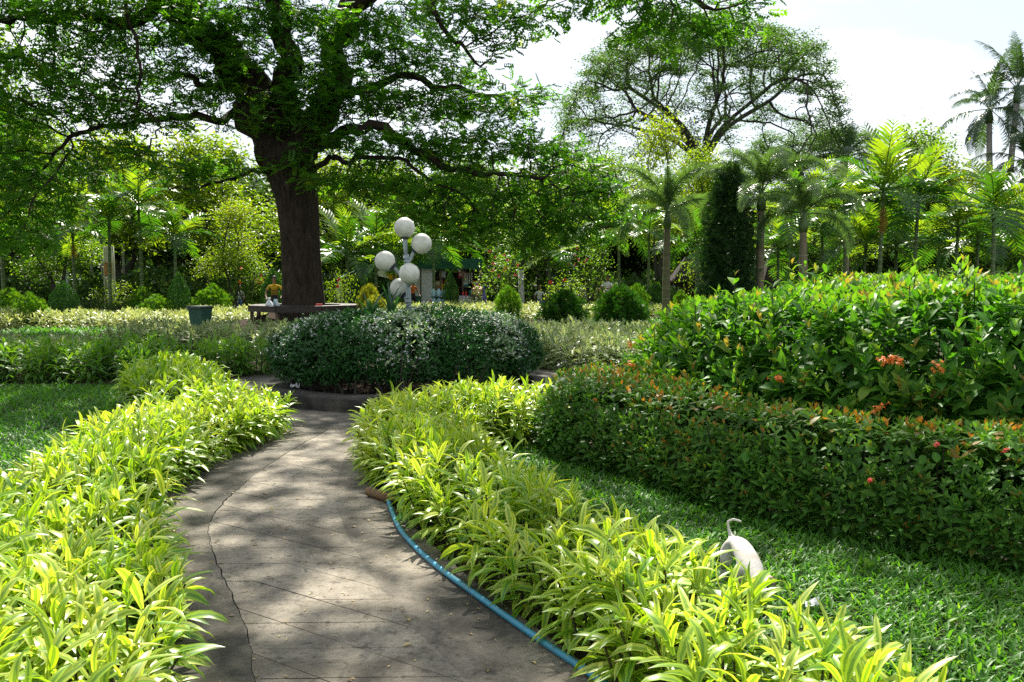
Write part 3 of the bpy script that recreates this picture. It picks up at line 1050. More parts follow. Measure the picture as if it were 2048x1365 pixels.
# tall unclipped shoots that stand out of the top
Q = poly_points(BANK, 1.1)
Q = Q[edge_dist(BANK, Q)[0] > .3]
tp = np.c_[Q, hb(Q) + rng.uniform(.10, .26, len(Q))]
for px, py, Y in ((1545, 548, 7.6), (1585, 552, 7.9), (1470, 548, 8.2), (1820, 545, 6.9), (1830, 522, 7.2), (1935, 528, 7.0), (1950, 545, 6.8), (1440, 590, 8.2)):
    tp = np.concatenate([tp, [at(px, py, Y)]])
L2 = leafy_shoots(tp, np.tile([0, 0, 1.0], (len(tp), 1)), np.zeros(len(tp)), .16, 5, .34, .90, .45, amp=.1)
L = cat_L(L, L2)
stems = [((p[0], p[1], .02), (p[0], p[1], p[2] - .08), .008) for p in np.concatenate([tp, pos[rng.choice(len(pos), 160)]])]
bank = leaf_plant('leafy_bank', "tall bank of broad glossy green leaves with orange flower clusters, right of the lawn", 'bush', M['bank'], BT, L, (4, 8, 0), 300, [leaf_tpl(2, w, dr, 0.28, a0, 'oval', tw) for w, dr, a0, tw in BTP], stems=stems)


def flower_heads(root, spots, material, r=.05, n=14, pet=.016, name='flower_head'):
    for (x, y, z) in spots:
        g = Geo()
        V, Fs, UV = leaf_tpl(2, .55, .3, .2, 0, 'oval')
        for k in range(n):
            c = np.array([rng.normal() * r * .7, rng.normal() * r * .5, rng.normal() * r * .6])
            ax = nrm(np.array([c[0], c[1] - .03, c[2] + .03]) * 1.0 + rng.normal(size=3) * .01)
            rf = nrm(np.cross(ax, [0.3, .2, 1])); rf2 = np.cross(ax, rf)
            dd = np.array([rf * math.cos(a) + rf2 * math.sin(a) for a in np.arange(4) * PI / 2 + rng.random()])
            scatter(g, [(V, Fs, UV)], np.tile(c, (4, 1)), dd, np.tile(ax, (4, 1)), pet, .5)
            tube(g, [c, c - ax * .03], .0015, 3, False)
        b = np.array(root.location)
        tag(link(name, g.mesh(name, material), root, tuple(np.array([x, y, z]) - b)), kind='stuff')


flower_heads(bank, [at(1768, 722, 6.28), at(1798, 722, 6.25), at(1785, 712, 6.32), at(1752, 815, 5.95), at(1556, 757, 6.75), at(1880, 735, 5.75), at(1265, 690, 9.0), at(1262, 728, 8.4)], M['flower_orange'], .034, 13, .017)

LOW = [(.28, 8.7), (.38, 7.95), (.92, 7.2), (1.55, 6.05), (2.08, 5.5), (2.8, 4.87), (3.7, 4.15), (4.3, 4.75), (3.3, 5.65), (2.6, 6.25), (2.08, 6.95), (1.6, 7.9), (1.5, 9.5), (.75, 9.7)]
hl = lambda P: (.72 + .03 * vnoise(P, 2.2, 9))
pos, nn, dep = mound(LOW, hl, .22, 120, 270, .08, 45)
OT = [leaf_tpl(3, w, dr, 0.22, a0, 'oval') for w, dr, a0 in ((.42, .4, .1), (.46, .7, .2), (.38, .2, 0), (.44, .9, .3))]
L = leafy_shoots(pos, nn, dep, .093, 3, .095, .72, .40, amp=.3)
zrel = L['pos'][:, 2] / .72
L['tone'] = np.clip(L['tone'] + .30 * (rng.random(len(zrel)) < .20) * (zrel > .78) + .06 * (zrel > .8) - .03, 0, 1)
stems = [((p[0], p[1], .0), (p[0] + rng.normal() * .03, p[1] + rng.normal() * .03, .6), .006) for p in np.c_[poly_points(LOW, 14)]]
low = leaf_plant('clipped_hedge', "low clipped hedge of small oval leaves with orange tips before the leafy bank", 'hedge', M['low'], OT, L, (2, 6, 0), 300, [leaf_tpl(2, w, dr, 0.22, a0, 'oval') for w, dr, a0 in ((.42, .4, .1), (.46, .7, .2), (.38, .2, 0), (.44, .9, .3))], stems=stems)
flower_heads(low, [at(1876, 890, 5.2), at(2012, 900, 4.95), at(1740, 962, 5.3)], M['flower_red'], .012, 5, .013)
flower_heads(low, [at(1240, 745, 8.9), at(1130, 815, 8.1), at(1190, 800, 8.0), at(1170, 770, 8.6)], M['flower_orange'], .015, 5, .014)

# heart-leaved vine climbing over the clipped hedge and low weeds at its foot
HT = [leaf_tpl(4, .8, .3, .15, 0, 'oval')]
spots = [(1835, 930), (1850, 912), (1762, 965), (1798, 968), (1870, 905), (1730, 955), (1490, 905)]
pp = np.array([at(x, y, np.interp(x, [1480, 2048], [6.05, 4.75]) - .06) for x, y in spots])
g = Geo()
scatter(g, HT, pp, nrm(np.c_[rng.normal(size=len(pp)) * .4, np.full(len(pp), -.5), np.full(len(pp), -.6)]), np.tile([0, -1, .6], (len(pp), 1)), rng.uniform(.05, .08, len(pp)), .6)
tube(g, spline(pp[np.argsort(pp[:, 0])] + [0, .02, .01], 30), .002, 3, False, M=1)
o = g.obj('vine', [M['bank'], M['stem']])
tag(o, "thin climbing vine with pale heart-shaped leaves on the clipped hedge face", 'vine')
wp = []
for x, y in ((.7, 7.2), (1.25, 6.35), (1.4, 6.0), (1.5, 5.85), (1.9, 5.45), (2.1, 5.25), (2.5, 4.9), (2.75, 4.7), (1.75, 5.6), (.45, 7.7), (3.0, 4.45), (-.45, 8.05), (1.35, 5.7), (2.3, 5.1)):
    for k in range(9):
        wp.append((x + rng.normal() * .07, y + rng.normal() * .07, rng.uniform(.05, .2)))
wp = np.array(wp)
g = Geo()
scatter(g, HT + BT[:2], wp, nrm(np.c_[rng.normal(size=(len(wp), 2)), rng.uniform(-.2, .5, len(wp))]), np.tile([0, 0, 1.0], (len(wp), 1)), rng.uniform(.025, .05, len(wp)), rng.uniform(.3, .7, len(wp)))
for p in wp[::2]: tube(g, [(p[0], p[1], 0), p], .0018, 3, False)
tag(g.obj('weeds', M['bank']), "scattered low weeds at the foot of the clipped hedge", kind='stuff')


def quad_leaf(w=.5, fold=.12):
    return np.array([(0, 0, 0), (w / 2, .45, fold), (0, 1, -.05), (-w / 2, .45, fold)], float), [np.array([(0, 1, 2), (0, 2, 3)])], np.array([(0, 0), (1, .5), (0, 1), (-1, .5)], float)




# ------------------------------------------------------------------ round shrub, strap plants and globe lamp in the planter
MOUNDS = [(-1.05, -.55, 1.0, .88), (-.1, -.75, 1.05, .93), (.85, -.5, 1.0, .90), (1.1, .35, .9, .86), (.2, .45, 1.1, .97), (-.8, .5, 1.05, .90), (-1.25, .1, .8, .80)]


def shrub_surface(n):
    """points on the outside of the union of the mounds"""
    out, nr = [], []
    for k, (mx_, my_, r, h) in enumerate(MOUNDS):
        d = rand_dirs(n)
        d = d[d[:, 2] > -.55]
        p = np.c_[mx_ + d[:, 0] * r, my_ + d[:, 1] * r, .50 + d[:, 2] * np.where(d[:, 2] > 0, (h - .5 + .19), .52)]
        p += d * (0.05 * vnoise(p, 4, 3 + k))[:, None]
        keep = np.ones(len(p), bool)
        for j, (a, b, r2, h2) in enumerate(MOUNDS):
            if j != k:
                q = (p - [a, b, .5]) / [r2, r2, (h2 - .31)]
                keep &= (q ** 2).sum(1) > .80
        out.append(p[keep]); nr.append(d[keep])
    return np.concatenate(out), np.concatenate(nr)


sp, sn = shrub_surface(1800)
sp = sp * [.89, .89, .93]
shr = empty('flowering_shrub', (PC[0], PC[1], .12))
tag(shr, "wide mounded dark green shrub dotted with tiny white flowers inside the round planter", 'shrub')
g = Geo()
ST = [quad_leaf(.38, .06), quad_leaf(.32, .08)]
n = len(sp)
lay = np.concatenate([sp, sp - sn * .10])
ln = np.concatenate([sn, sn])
for k in range(7):
    m = len(lay)
    ax = nrm(ln * .8 + [0, 0, .5] + rng.normal(size=(m, 3)) * .3)
    rf = nrm(np.cross(ax, rand_dirs(m))); 
    el = rng.uniform(.05, 1.0, m)
    d = nrm(rf * np.cos(el)[:, None] + ax * np.sin(el)[:, None])
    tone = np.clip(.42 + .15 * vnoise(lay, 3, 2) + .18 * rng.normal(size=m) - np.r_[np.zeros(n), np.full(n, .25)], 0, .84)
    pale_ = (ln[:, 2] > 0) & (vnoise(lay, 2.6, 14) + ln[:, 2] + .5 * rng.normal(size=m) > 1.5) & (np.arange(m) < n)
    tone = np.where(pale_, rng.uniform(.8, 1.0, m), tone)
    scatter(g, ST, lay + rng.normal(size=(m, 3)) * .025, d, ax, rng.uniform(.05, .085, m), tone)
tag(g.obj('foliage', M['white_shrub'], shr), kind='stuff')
g = Geo()
fm = (sn[:, 2] > -.05) & (vnoise(sp, 2.6, 14) + 1.0 * sn[:, 2] + .5 * rng.normal(size=n) > .62)
fp = np.concatenate([sp[fm] + sn[fm] * .02 + rng.normal(size=(fm.sum(), 3)) * .02 for _ in range(3)] + [sp[rng.choice(n, 260)] + [0, 0, .01]])
fn = nrm(rng.normal(size=(len(fp), 3)) * .5 + [0, -.35, .8])
FT = leaf_tpl(1, .9, .2, .1, .1, 'oval')
rf = nrm(np.cross(fn, rand_dirs(len(fp)))); rf2 = np.cross(fn, rf)
for a in np.arange(4) * PI / 2:
    scatter(g, [FT], fp, rf * math.cos(a) + rf2 * math.sin(a), fn, .026, .5)
tag(g.obj('flower', M['flower_white'], shr), kind='stuff')
g = Geo()
for k in range(130):
    a, r = rng.random() * 2 * PI, 1.62 * math.sqrt(rng.random())
    if k < 70: r = rng.uniform(1.2, 1.6)
    p0 = np.array([r * math.cos(a), r * math.sin(a), 0.0])
    p1 = p0 * [1.02, 1.02, 1] + [rng.normal() * .12, rng.normal() * .12, rng.uniform(.45, .7)]
    tube(g, [p0, (p0 + p1) / 2 + rng.normal(size=3) * .03, p1], [.016, .012, .006], 5, False)
tag(g.obj('stem', M['bark_far'], shr), kind='stuff')

# strap-leaved plants at the lamp's foot
CR = [leaf_tpl(6, .11, .9, .35, 0, 'blade'), leaf_tpl(6, .12, .4, .35, 0, 'blade'), leaf_tpl(6, .10, 1.6, .35, .1, 'blade')]
for k, (px, lab) in enumerate(((742, "dark strap-leaved lily plant rising above the shrub left of the lamp pole"), (782, "dark strap-leaved lily plant right at the foot of the globe lamp pole"))):
    b = at(px, 640, 12.2)
    r = empty('strap_lily', tuple(b))
    tag(r, lab, 'plant', 'strap-leaved plants in the round planter')
    me = [Geo().add(V, Fs, UV, .3 + .2 * i).mesh('leaf', M['crinum']) for i, (V, Fs, UV) in enumerate(CR)]
    for j in range(14):
        az = j * 2.4 + k
        el = math.radians(np.interp(j, [0, 13], [86, 28]) + rng.normal() * 6)
        d = np.array([math.cos(az) * math.cos(el), math.sin(az) * math.cos(el), math.sin(el)])
        X, Y, Z = basis(d[None], np.array([[0, 0, 1.0]]))
        s = rng.uniform(.42, .58)
        mt = Matrix.Identity(4)
        for q in range(3):
            mt[q][0], mt[q][1], mt[q][2] = X[0][q] * s, Y[0][q] * s, Z[0][q] * s
        o = link('leaf', me[j % 3], r)
        o.matrix_local = mt

M['globe'] = plain("weathered_white_globe", (0.62, 0.62, 0.55), (0.40, 0.40, 0.33), 9, 0.36, 0.0, spec=0.4, detail=8, lo=.42, hi=.72)
M['lamp_pole'] = plain("grey_blue_pole_paint", (0.30, 0.36, 0.37), (0.22, 0.27, 0.28), 14, 0.5, 0.1, 60)
M['dark_metal'] = plain("dark_grey_metal", (0.05, 0.055, 0.06), (0.03, 0.033, 0.036), 12, 0.5)
LY = 12.6
lb = at(817, 560, LY); lb[2] = .25
lamp = empty('globe_lamp', tuple(lb))
tag(lamp, "grey street lamp with five white globes on branching arms, standing in the shrub", 'street lamp')
lo_ = lambda px, py, dy=0: at(px, py, LY + dy) - lb
g = Geo()
tube(g, [(0, 0, -.12), lo_(817, 600), lo_(815, 530), lo_(812, 510)], .038, 16)
tube(g, [lo_(812, 511), lo_(809.5, 476)], .032, 16)
g.obj('pole', M['lamp_pole'], lamp)
for y, r in ((517, .046), (523, .043), (596, .044), (604, .046), (614, .046)):
    g = Geo(); c = lo_(np.interp(y, [510, 620], [812, 817]), y)
    tube(g, [c - [0, 0, .011], c + [0, 0, .011]], r, 16)
    g.obj('collar', M['lamp_pole'], lamp)
GL = [(809, 456, 0, (0, 0, -1), (809.5, 478, 0)), (843, 488, .02, (-.72, 0, -.69), (816, 526, 0)), (770, 523, -.02, (.80, -.05, -.60), (814, 556, 0)), (818.5, 548, -.24, (0, .8, -.6), (816, 572, 0)), (800, 577, .16, (.55, -.4, -.73), (817, 612, 0))]
for px, py, dy, ax, foot in GL:
    c = lo_(px, py, dy); ax = nrm(np.array(ax, float)); R_ = .146
    if dy:
        g = Geo(); f = lo_(*foot)
        tip = c + ax * R_ * 1.02
        tube(g, spline([f, (f + tip) / 2 + [0, 0, -.02], tip], 8), .026, 12)
        g.obj('arm', M['lamp_pole'], lamp)
    g = Geo(); sphere(g, c, R_, 32, 20)
    gl = g.obj('globe', M['globe'], lamp)
    g = Geo(); tube(g, [c + ax * R_ * .90, c + ax * R_ * .955, c + ax * R_ * .96, c + ax * R_ * 1.10], [.070, .070, .055, .045], 20)
    g.obj('fitting', M['dark_metal'], gl)

# ------------------------------------------------------------------ hose, log and litter on the path
M['hose'] = plain("blue_plastic_pipe", (0.045, 0.27, 0.42), (0.10, 0.19, 0.22), 26, 0.42, 0.1, 90, spec=0.5, lo=.5, hi=.75)
hp = [(*gnd(x, y)[:2], .061) for x, y in ((772, 1000), (783, 1038), (802, 1080), (838, 1122), (885, 1163), (950, 1212), (1020, 1264), (1090, 1314), (1160, 1362), (1230, 1412))]
g = Geo(); tube(g, spline(hp, 80), .0155, 12)
tag(g.obj('hose', M['hose']), "blue plastic pipe lying along the right edge of the path", 'pipe')
M['log'] = plain("cut_wood", (0.20, 0.12, 0.06), (0.12, 0.07, 0.04), 18, .85, .4, 60)
p0, p1 = gnd(737, 1004), gnd(790, 1022)
g = Geo(); tube(g, [(p0[0], p0[1], .078), ((p0[0] + p1[0]) / 2, (p0[1] + p1[1]) / 2, .082), (p1[0], p1[1], .08)], [.033, .036, .036], 12, rough=.03)
tag(g.obj('log', M['log']), "short cut brown log end poking out from under the striped hedge", 'log')
M['paper'] = plain("white_paper", (0.75, 0.76, 0.78), (0.65, 0.67, 0.70), 20, .7)


def crumple(name, label, c, s, cat='litter', material='paper'):
    g = Geo()
    k = 6
    xs = np.linspace(-1, 1, k)
    X, Y = np.meshgrid(xs, xs)
    V = np.stack([X.ravel() * s, Y.ravel() * s * .7, np.abs(rng.normal(size=k * k)) * s * .55], 1)
    V[:, :2] += rng.normal(size=(k * k, 2)) * s * .1
    i = (np.arange(k - 1)[:, None] * k + np.arange(k - 1)[None]).ravel()
    V2 = V + [0, 0, -.002]
    F = np.stack([i, i + 1, i + k + 1, i + k], 1)
    g.add(V, F); g.add(V2, F[:, ::-1])
    tag(link(name, g.mesh(name, M[material], False), None, tuple(c)), label, cat)


crumple('paper_scrap', "crumpled white paper scrap lying on the rim of the planter kerb, left side", (*gnd(590, 776, .2)[:2], .2), .055)
crumple('paper_scrap', "small white paper scrap on the path behind the orange-leaved hedge", (*gnd(1125, 738)[:2], .03), .09)
crumple('plastic_wrapper', "clear grey plastic wrapper on the grass behind the striped hedge near the dog", (*gnd(1622, 1232)[:2], .05), .036)
# fallen leaves on the path
FL = [leaf_tpl(2, .5, .6, .3, .2, 'oval')]
M['fallen'] = leaf_mat("fallen_dry_leaf", [(0.0, (0.10, 0.05, 0.02)), (.5, (0.32, 0.22, 0.08)), (1.0, (0.5, 0.42, 0.2))], trans=.1, rough=.7)
P = poly_points(P_LEFT + P_RIGHT[::-1], 46)
g = Geo(); P = np.concatenate([P, poly_points(P_LEFT + P_RIGHT[::-1], 420)[:4000]])
P = P[(np.arange(len(P)) < 700) | (edge_dist(P_LEFT + P_RIGHT[::-1], P)[0] < .13 * rng.random(len(P)))]
n = len(P)
scatter(g, FL, np.c_[P, np.full(n, .0475)], nrm(np.c_[rng.normal(size=(n, 2)), np.full(n, .05)]), np.tile([0, 0, 1.0], (n, 1)), rng.uniform(.007, .03, n) * np.where(rng.random(n) < .12, 1.7, .8), rng.random(n))
tag(g.obj('leaf_litter', M['fallen']), "tiny dry leaves scattered over the path", kind='stuff')
# the loose big green leaf hanging by the hose
g = Geo(); V, Fs, UV = leaf_tpl(4, .55, .5, .2, .1, 'oval')
hl_p = gnd(822, 1062)
scatter(g, [(V, Fs, UV)], np.array([[hl_p[0], hl_p[1], .12]]), nrm(np.array([[-.75, -.3, -.3]])), np.array([[0, -.4, 1.0]]), .125, .6)
tube(g, [(hl_p[0], hl_p[1], .12), (hl_p[0] + .06, hl_p[1] + .05, .2)], .003, 4)
tag(g.obj('taro_leaf', M['bank']), "single broad dull green leaf hanging over the blue pipe", 'leaf')


# ------------------------------------------------------------------ branching trees
def colonize(limbs, att, step, infl, kill, iters=120, grav=0.0):
    """grow a branch skeleton from given limbs towards the attractor points"""
    N, par, R0 = [], [], []
    for li, (pts, rad, parent) in enumerate(limbs):
        prev = -1 if parent is None else parent
        for i, p in enumerate(pts):
            if i == 0 and parent is not None:
                d = np.linalg.norm(np.array(N) - p, axis=1)
                prev = int(np.argmin(d))
                if d[prev] < .05: continue
            N.append(np.asarray(p, float)); par.append(prev); R0.append(rad[i]); prev = len(N) - 1
    att = np.asarray(att, float)
    A = np.array(N)
    dm = np.linalg.norm(att[:, None] - A[None], axis=2)
    near = dm.argmin(1); nd = dm.min(1)
    alive = nd > kill
    grown = np.zeros(200000, int)
    for it in range(iters):
        act = alive & (nd < infl)
        if not act.any(): break
        idx = near[act]
        v = nrm(att[act] - np.array(N)[idx])
        u, inv = np.unique(idx, return_inverse=True)
        s = np.zeros((len(u), 3))
        np.add.at(s, inv, v)
        s = nrm(nrm(s) + rng.normal(size=s.shape) * .13 + [0, 0, grav])
        NA = np.array(N)
        new = []
        for k, ui in enumerate(u):
            if grown[ui] > 3: continue
            grown[ui] += 1
            N.append(NA[ui] + s[k] * step); par.append(int(ui)); R0.append(0.0); new.append(len(N) - 1)
        # attractors stuck to a node that may not grow again give up
        alive &= ~(act & (grown[near] > 3))
        if not new: break
        NN = np.array([N[i] for i in new])
        dn = np.linalg.norm(att[:, None] - NN[None], axis=2)
        j = dn.argmin(1); m = dn[np.arange(len(att)), j]
        b = m < nd
        near[b] = np.array(new)[j[b]]; nd[b] = m[b]
        alive &= nd > kill
    N = np.array(N); par = np.array(par)
    return N, par, np.array(R0)


def skeleton(N, par, R0, r_tip=.012, ex=2.35):
    n = len(N)
    R = np.zeros(n)
    acc = np.zeros(n)
    kids = [[] for _ in range(n)]
    for i, p in enumerate(par):
        if p >= 0: kids[p].append(i)
    order = np.argsort(-depth_of(par))
    for i in order:
        R[i] = max(r_tip, acc[i] ** (1 / ex)) if kids[i] else r_tip
        if par[i] >= 0: acc[par[i]] += R[i] ** ex
    R = np.maximum(R, R0)
    return R, kids


def depth_of(par):
    d = np.zeros(len(par), int)
    for i, p in enumerate(par):
        q, k = i, 0
        if p >= 0 and p < i: d[i] = d[p] + 1
    return d


def branches(g, N, par, R, kids, rmin=0.0, trunk_split=None, gt=None, sides=(4, 6, 10, 20), **kw):
    """tubes along the chains of thickest children; chains thicker than trunk_split go to gt"""
    starts = [(i, -1) for i in range(len(N)) if par[i] < 0]
    while starts:
        i, p = starts.pop()
        ch = [p, i] if p >= 0 else [i]
        while kids[i]:
            ks = sorted(kids[i], key=lambda k: -R[k])
            for k in ks[1:]: starts.append((k, i))
            i = ks[0]; ch.append(i)
        if len(ch) < 2: continue
        rr = R[ch].copy()
        if p >= 0: rr[0] = min(rr[0], rr[1] * 1.25)
        if rr.max() < rmin: continue
        s = sides[0] if rr.max() < .03 else sides[1] if rr.max() < .09 else sides[2] if rr.max() < .3 else sides[3]
        tube(gt if (gt is not None and rr.max() > trunk_split) else g, N[ch], rr, s, False, **kw)


def spray_tpl(pairs=5, drop=.35, seed=0):
    """one feathery leaf, a unit long: a midrib with pairs of drooping leaflets"""
    r = np.random.default_rng(seed)
    V, F, UV = [], [], []
    for k in range(pairs):
        y = .25 + .7 * k / (pairs - 1)
        for sg in (-1, 1):
            L = .30 * (1 - .35 * abs(k / (pairs - 1) - .45)) * r.uniform(.8, 1.15)
            w = .20
            dy = .12
            zz = -.08 * y - drop * L
            a = len(V)
            V += [(0, y, -.08 * y), (sg * L * .5, y + dy * .3 + w * .5, -.08 * y - drop * L * .35), (sg * L, y + dy, zz), (sg * L * .5, y + dy * .3 - w * .5, -.08 * y - drop * L * .45)]
            UV += [(0, 0), (1, .5), (0, 1), (-1, .5)]
            F.append((a, a + 1, a + 2, a + 3) if sg < 0 else (a, a + 3, a + 2, a + 1))
    a = len(V)
    V += [(0, .85, -.07), (.09, 1.0, -.1), (0, 1.15, -.16), (-.09, 1.0, -.1)]
    UV += [(0, 0), (1, .5), (0, 1), (-1, .5)]
    F.append((a, a + 1, a + 2, a + 3))
    return np.array(V), [np.array(F)], np.array(UV, float)


def blob_points(blobs, dens):
    """attractors in flattened discs: (x, y, z, rx, rz)"""
    out = []
    for x, y, z, rx, rz in blobs:
        n = max(4, int(dens * rx * rx * rz))
        d = rand_dirs(n) * (rng.random(n) ** (1 / 3))[:, None]
        out.append(np.c_[x + d[:, 0] * rx, y + d[:, 1] * rx, z + d[:, 2] * rz])
    return np.concatenate(out)


# ---- the great rain tree
TY = 30.0
tb = gnd(605, 650); tb = np.array([at(605, 600, TY)[0], TY, 0.0])
A3 = lambda L: [at(x, y, Y) for x, y, Y in L]
trunk = [tb + [0, 0, -.1], tb + [0, 0, .12], tb + [0, 0, .35], tb + [0, 0, .7]] + A3([(603, 560, 30), (601, 500, 30), (598, 450, 30), (594, 400, 30), (586, 355, 30), (574, 322, 30), (572, 296, 30), (571, 276, 30)])
tr = [1.45, 1.12, .86, .73, .66, .64, .65, .70, .80, .90, .74, .34]
limbs = [(trunk, tr, None)]


def limb(pts, r0, r1, n=None):
    p = spline(A3(pts), n or max(6, len(pts) * 5))
    w = rng.normal(size=p.shape) * min(.22, .09 + .16 * r0)
    w[1:-1] = (w[1:-1] + w[:-2] + w[2:]) / 2
    w[0] = 0
    p = p + w
    t = np.linspace(0, 1, len(p))
    limbs.append((p, r0 * (1 - t) ** .8 + r1 * (1 - (1 - t) ** .8), 0))


limb([(574, 322, 30), (545, 285, 29.9), (521, 243, 29.75), (482, 165, 29.4), (445, 105, 29), (400, 55, 28.5), (330, 5, 27.5), (270, -60, 26.5)], .80, .28)
limb([(574, 322, 30), (606, 280, 30.1), (634, 232, 30.4), (672, 150, 31), (690, 70, 31.5), (735, -20, 32), (770, -110, 32)], .60, .24)
limb([(574, 322, 30), (568, 268, 29.8), (574, 200, 29.5), (578, 120, 29), (552, 40, 28.5), (545, -60, 27.5), (600, -200, 26)], .42, .22)
limb([(335, 5, 27.5), (230, 30, 27), (110, 38, 26.5), (-20, 45, 26), (-140, 30, 25.5)], .22, .07)
limb([(574, 322, 30), (632, 290, 29.7), (690, 262, 29.4), (760, 262, 28.8), (835, 300, 28), (905, 340, 27.5), (990, 352, 27), (1090, 345, 26.5)], .22, .04)
limb([(586, 355, 30), (650, 328, 29.6), (700, 318, 29.2), (770, 322, 28.6), (860, 360, 28), (935, 398, 27.5)], .11, .03)
limb([(660, 190, 30.6), (745, 170, 30.4), (840, 160, 30), (930, 185, 29.5), (1010, 190, 29)], .17, .04)
limb([(520, 205, 29.6), (470, 178, 29), (400, 170, 28.4), (330, 150, 28)], .20, .06)
limb([(500, 175, 29.4), (430, 235, 28.6), (350, 238, 28), (260, 240, 27.5), (190, 255, 27), (130, 290, 26.6)], .14, .03)
limb([(586, 355, 30), (530, 338, 29.5), (490, 345, 29), (420, 372, 28.4), (350, 385, 28)], .08, .03)
limb([(270, -60, 26.5), (262, 60, 26.3), (285, 140, 26.2), (270, 200, 26.1), (310, 260, 26), (300, 310, 26)], .06, .02)
limb([(690, 60, 31.5), (760, -40, 29), (860, -130, 26), (1000, -190, 23), (1160, -150, 21), (1300, -60, 20), (1400, 10, 19.5)], .34, .06)
limb([(1000, -190, 23), (870, 0, 22.5), (900, 60, 22.3), (950, 130, 22)], .10, .03)
limb([(545, -60, 27.5), (480, -260, 25), (420, -500, 22.5), (300, -800, 20)], .34, .08)
limb([(600, -200, 26), (720, -400, 23), (840, -700, 20), (900, -1000, 18)], .30, .07)
limb([(770, -110, 32), (900, -250, 33), (1050, -330, 34)], .30, .1)
limb([(270, -60, 26.5), (150, -220, 25), (0, -350, 23), (-250, -500, 21)], .30, .08)

B = []
for px, py, Y, rx, rz in (
        # upper left mass
        (380, 30, 27.5, 1.3, .4), (450, 130, 28.4, .9, .35), (530, 60, 28, 1.2, .4), (600, 170, 28.6, .8, .35), (140, 190, 25.5, 1.4, .4), (230, 40, 26.5, 1.3, .35), (20, 120, 25, 1.4, .4), (-10, 200, 25, 1.5, .4), (60, 290, 25.5, 1.2, .4), (90, 370, 25.5, 1.1, .4), (40, 480, 25, 1.1, .35), (250, 90, 27, 1.2, .35), (150, 60, 26, 1.3, .4), (400, 110, 28, 1.1, .35), (480, 60, 28, 1.2, .4), (250, 180, 26.5, 1.0, .3),
        (60, 20, 26, 1.7, .5), (190, -10, 26, 1.7, .5), (330, 60, 27, 1.5, .45), (90, 120, 26, 1.3, .35), (210, 170, 27, 1.5, .4), (330, 150, 28, 1.5, .4), (430, 30, 28, 1.5, .5),
        (60, 230, 26, 1.6, .4), (170, 235, 27, 1.2, .35), (300, 235, 27, 1.3, .4), (410, 190, 28, 1.2, .35), (30, 330, 26, 1.6, .45), (130, 330, 26.5, 1.3, .4), (330, 330, 27, 1.0, .35),
        (270, 300, 26, 1.0, .3), (430, 330, 28, 1.1, .3), (520, 110, 27.5, 1.2, .45), (560, 190, 28, 1.0, .4), (500, 240, 28, .7, .3), (20, 430, 25.5, 1.6, .5), (110, 420, 26, .9, .3),
        # over the fork
        (640, 40, 29, 1.6, .5), (560, 20, 28, 1.3, .45), (620, 130, 29, 1.3, .45), (690, 200, 29, 1.5, .45), (610, 230, 28.5, .9, .4), (570, 330, 29, .7, .3), (600, 290, 28.6, .5, .3),
        (720, 60, 30, 1.5, .5), (800, 30, 30, 1.5, .45), (760, 130, 30, 1.6, .45), (850, 110, 30, 1.4, .35), (900, 150, 29.5, 1.3, .35),
        # right hand tiers drooping towards the planter
        (780, 205, 29.5, 1.7, .45), (880, 215, 29, 1.7, .45), (980, 190, 28.5, 1.4, .35), (1060, 185, 28, 1.0, .3), (1010, 230, 28, 1.2, .3),
        (720, 285, 29, 1.5, .45), (820, 290, 28.5, 1.7, .45), (930, 300, 28, 1.7, .45), (1030, 290, 27.5, 1.4, .4), (1100, 310, 27, 1.2, .35), (1160, 330, 26.5, 1.1, .35),
        (700, 360, 28.5, 1.4, .35), (790, 370, 28, 1.5, .4), (900, 380, 27.5, 1.7, .45), (1010, 380, 27, 1.7, .45), (1110, 385, 26.6, 1.4, .45), (1190, 370, 26.2, 1.0, .4), (1230, 420, 26, .7, .4),
        (850, 430, 27, 1.3, .35), (950, 440, 26.6, 1.4, .4), (1050, 440, 26.3, 1.4, .4), (1140, 450, 26, 1.2, .4), (1180, 480, 25.8, .8, .35), (1050, 480, 26, .9, .3), (930, 470, 26, .8, .3),
        # high sparse sprays against the sky, and the branch that hangs in at the top
        (900, 20, 22.5, 1.2, .3), (980, 50, 22, 1.0, .25), (1000, 10, 22.3, 1.0, .3), (930, 90, 22, .8, .2), (1030, 100, 21.8, .5, .15),
        (1110, 30, 20, .55, .2), (1130, 0, 20.2, .6, .2), (1250, -10, 20, 1.2, .3), (1330, 20, 19.7, 1.2, .35), (1420, 20, 19.5, 1.2, .4), (1490, 20, 19.3, .8, .3), (1290, 60, 19.6, .7, .2), (1380, 70, 19.4, .7, .2), (1470, 50, 19.3, .5, .2), (1500, -40, 19.3, .9, .3)):
    p = at(px, py, Y)
    B.append((p[0], p[1], p[2], rx, rz))
n_vis = len(B)
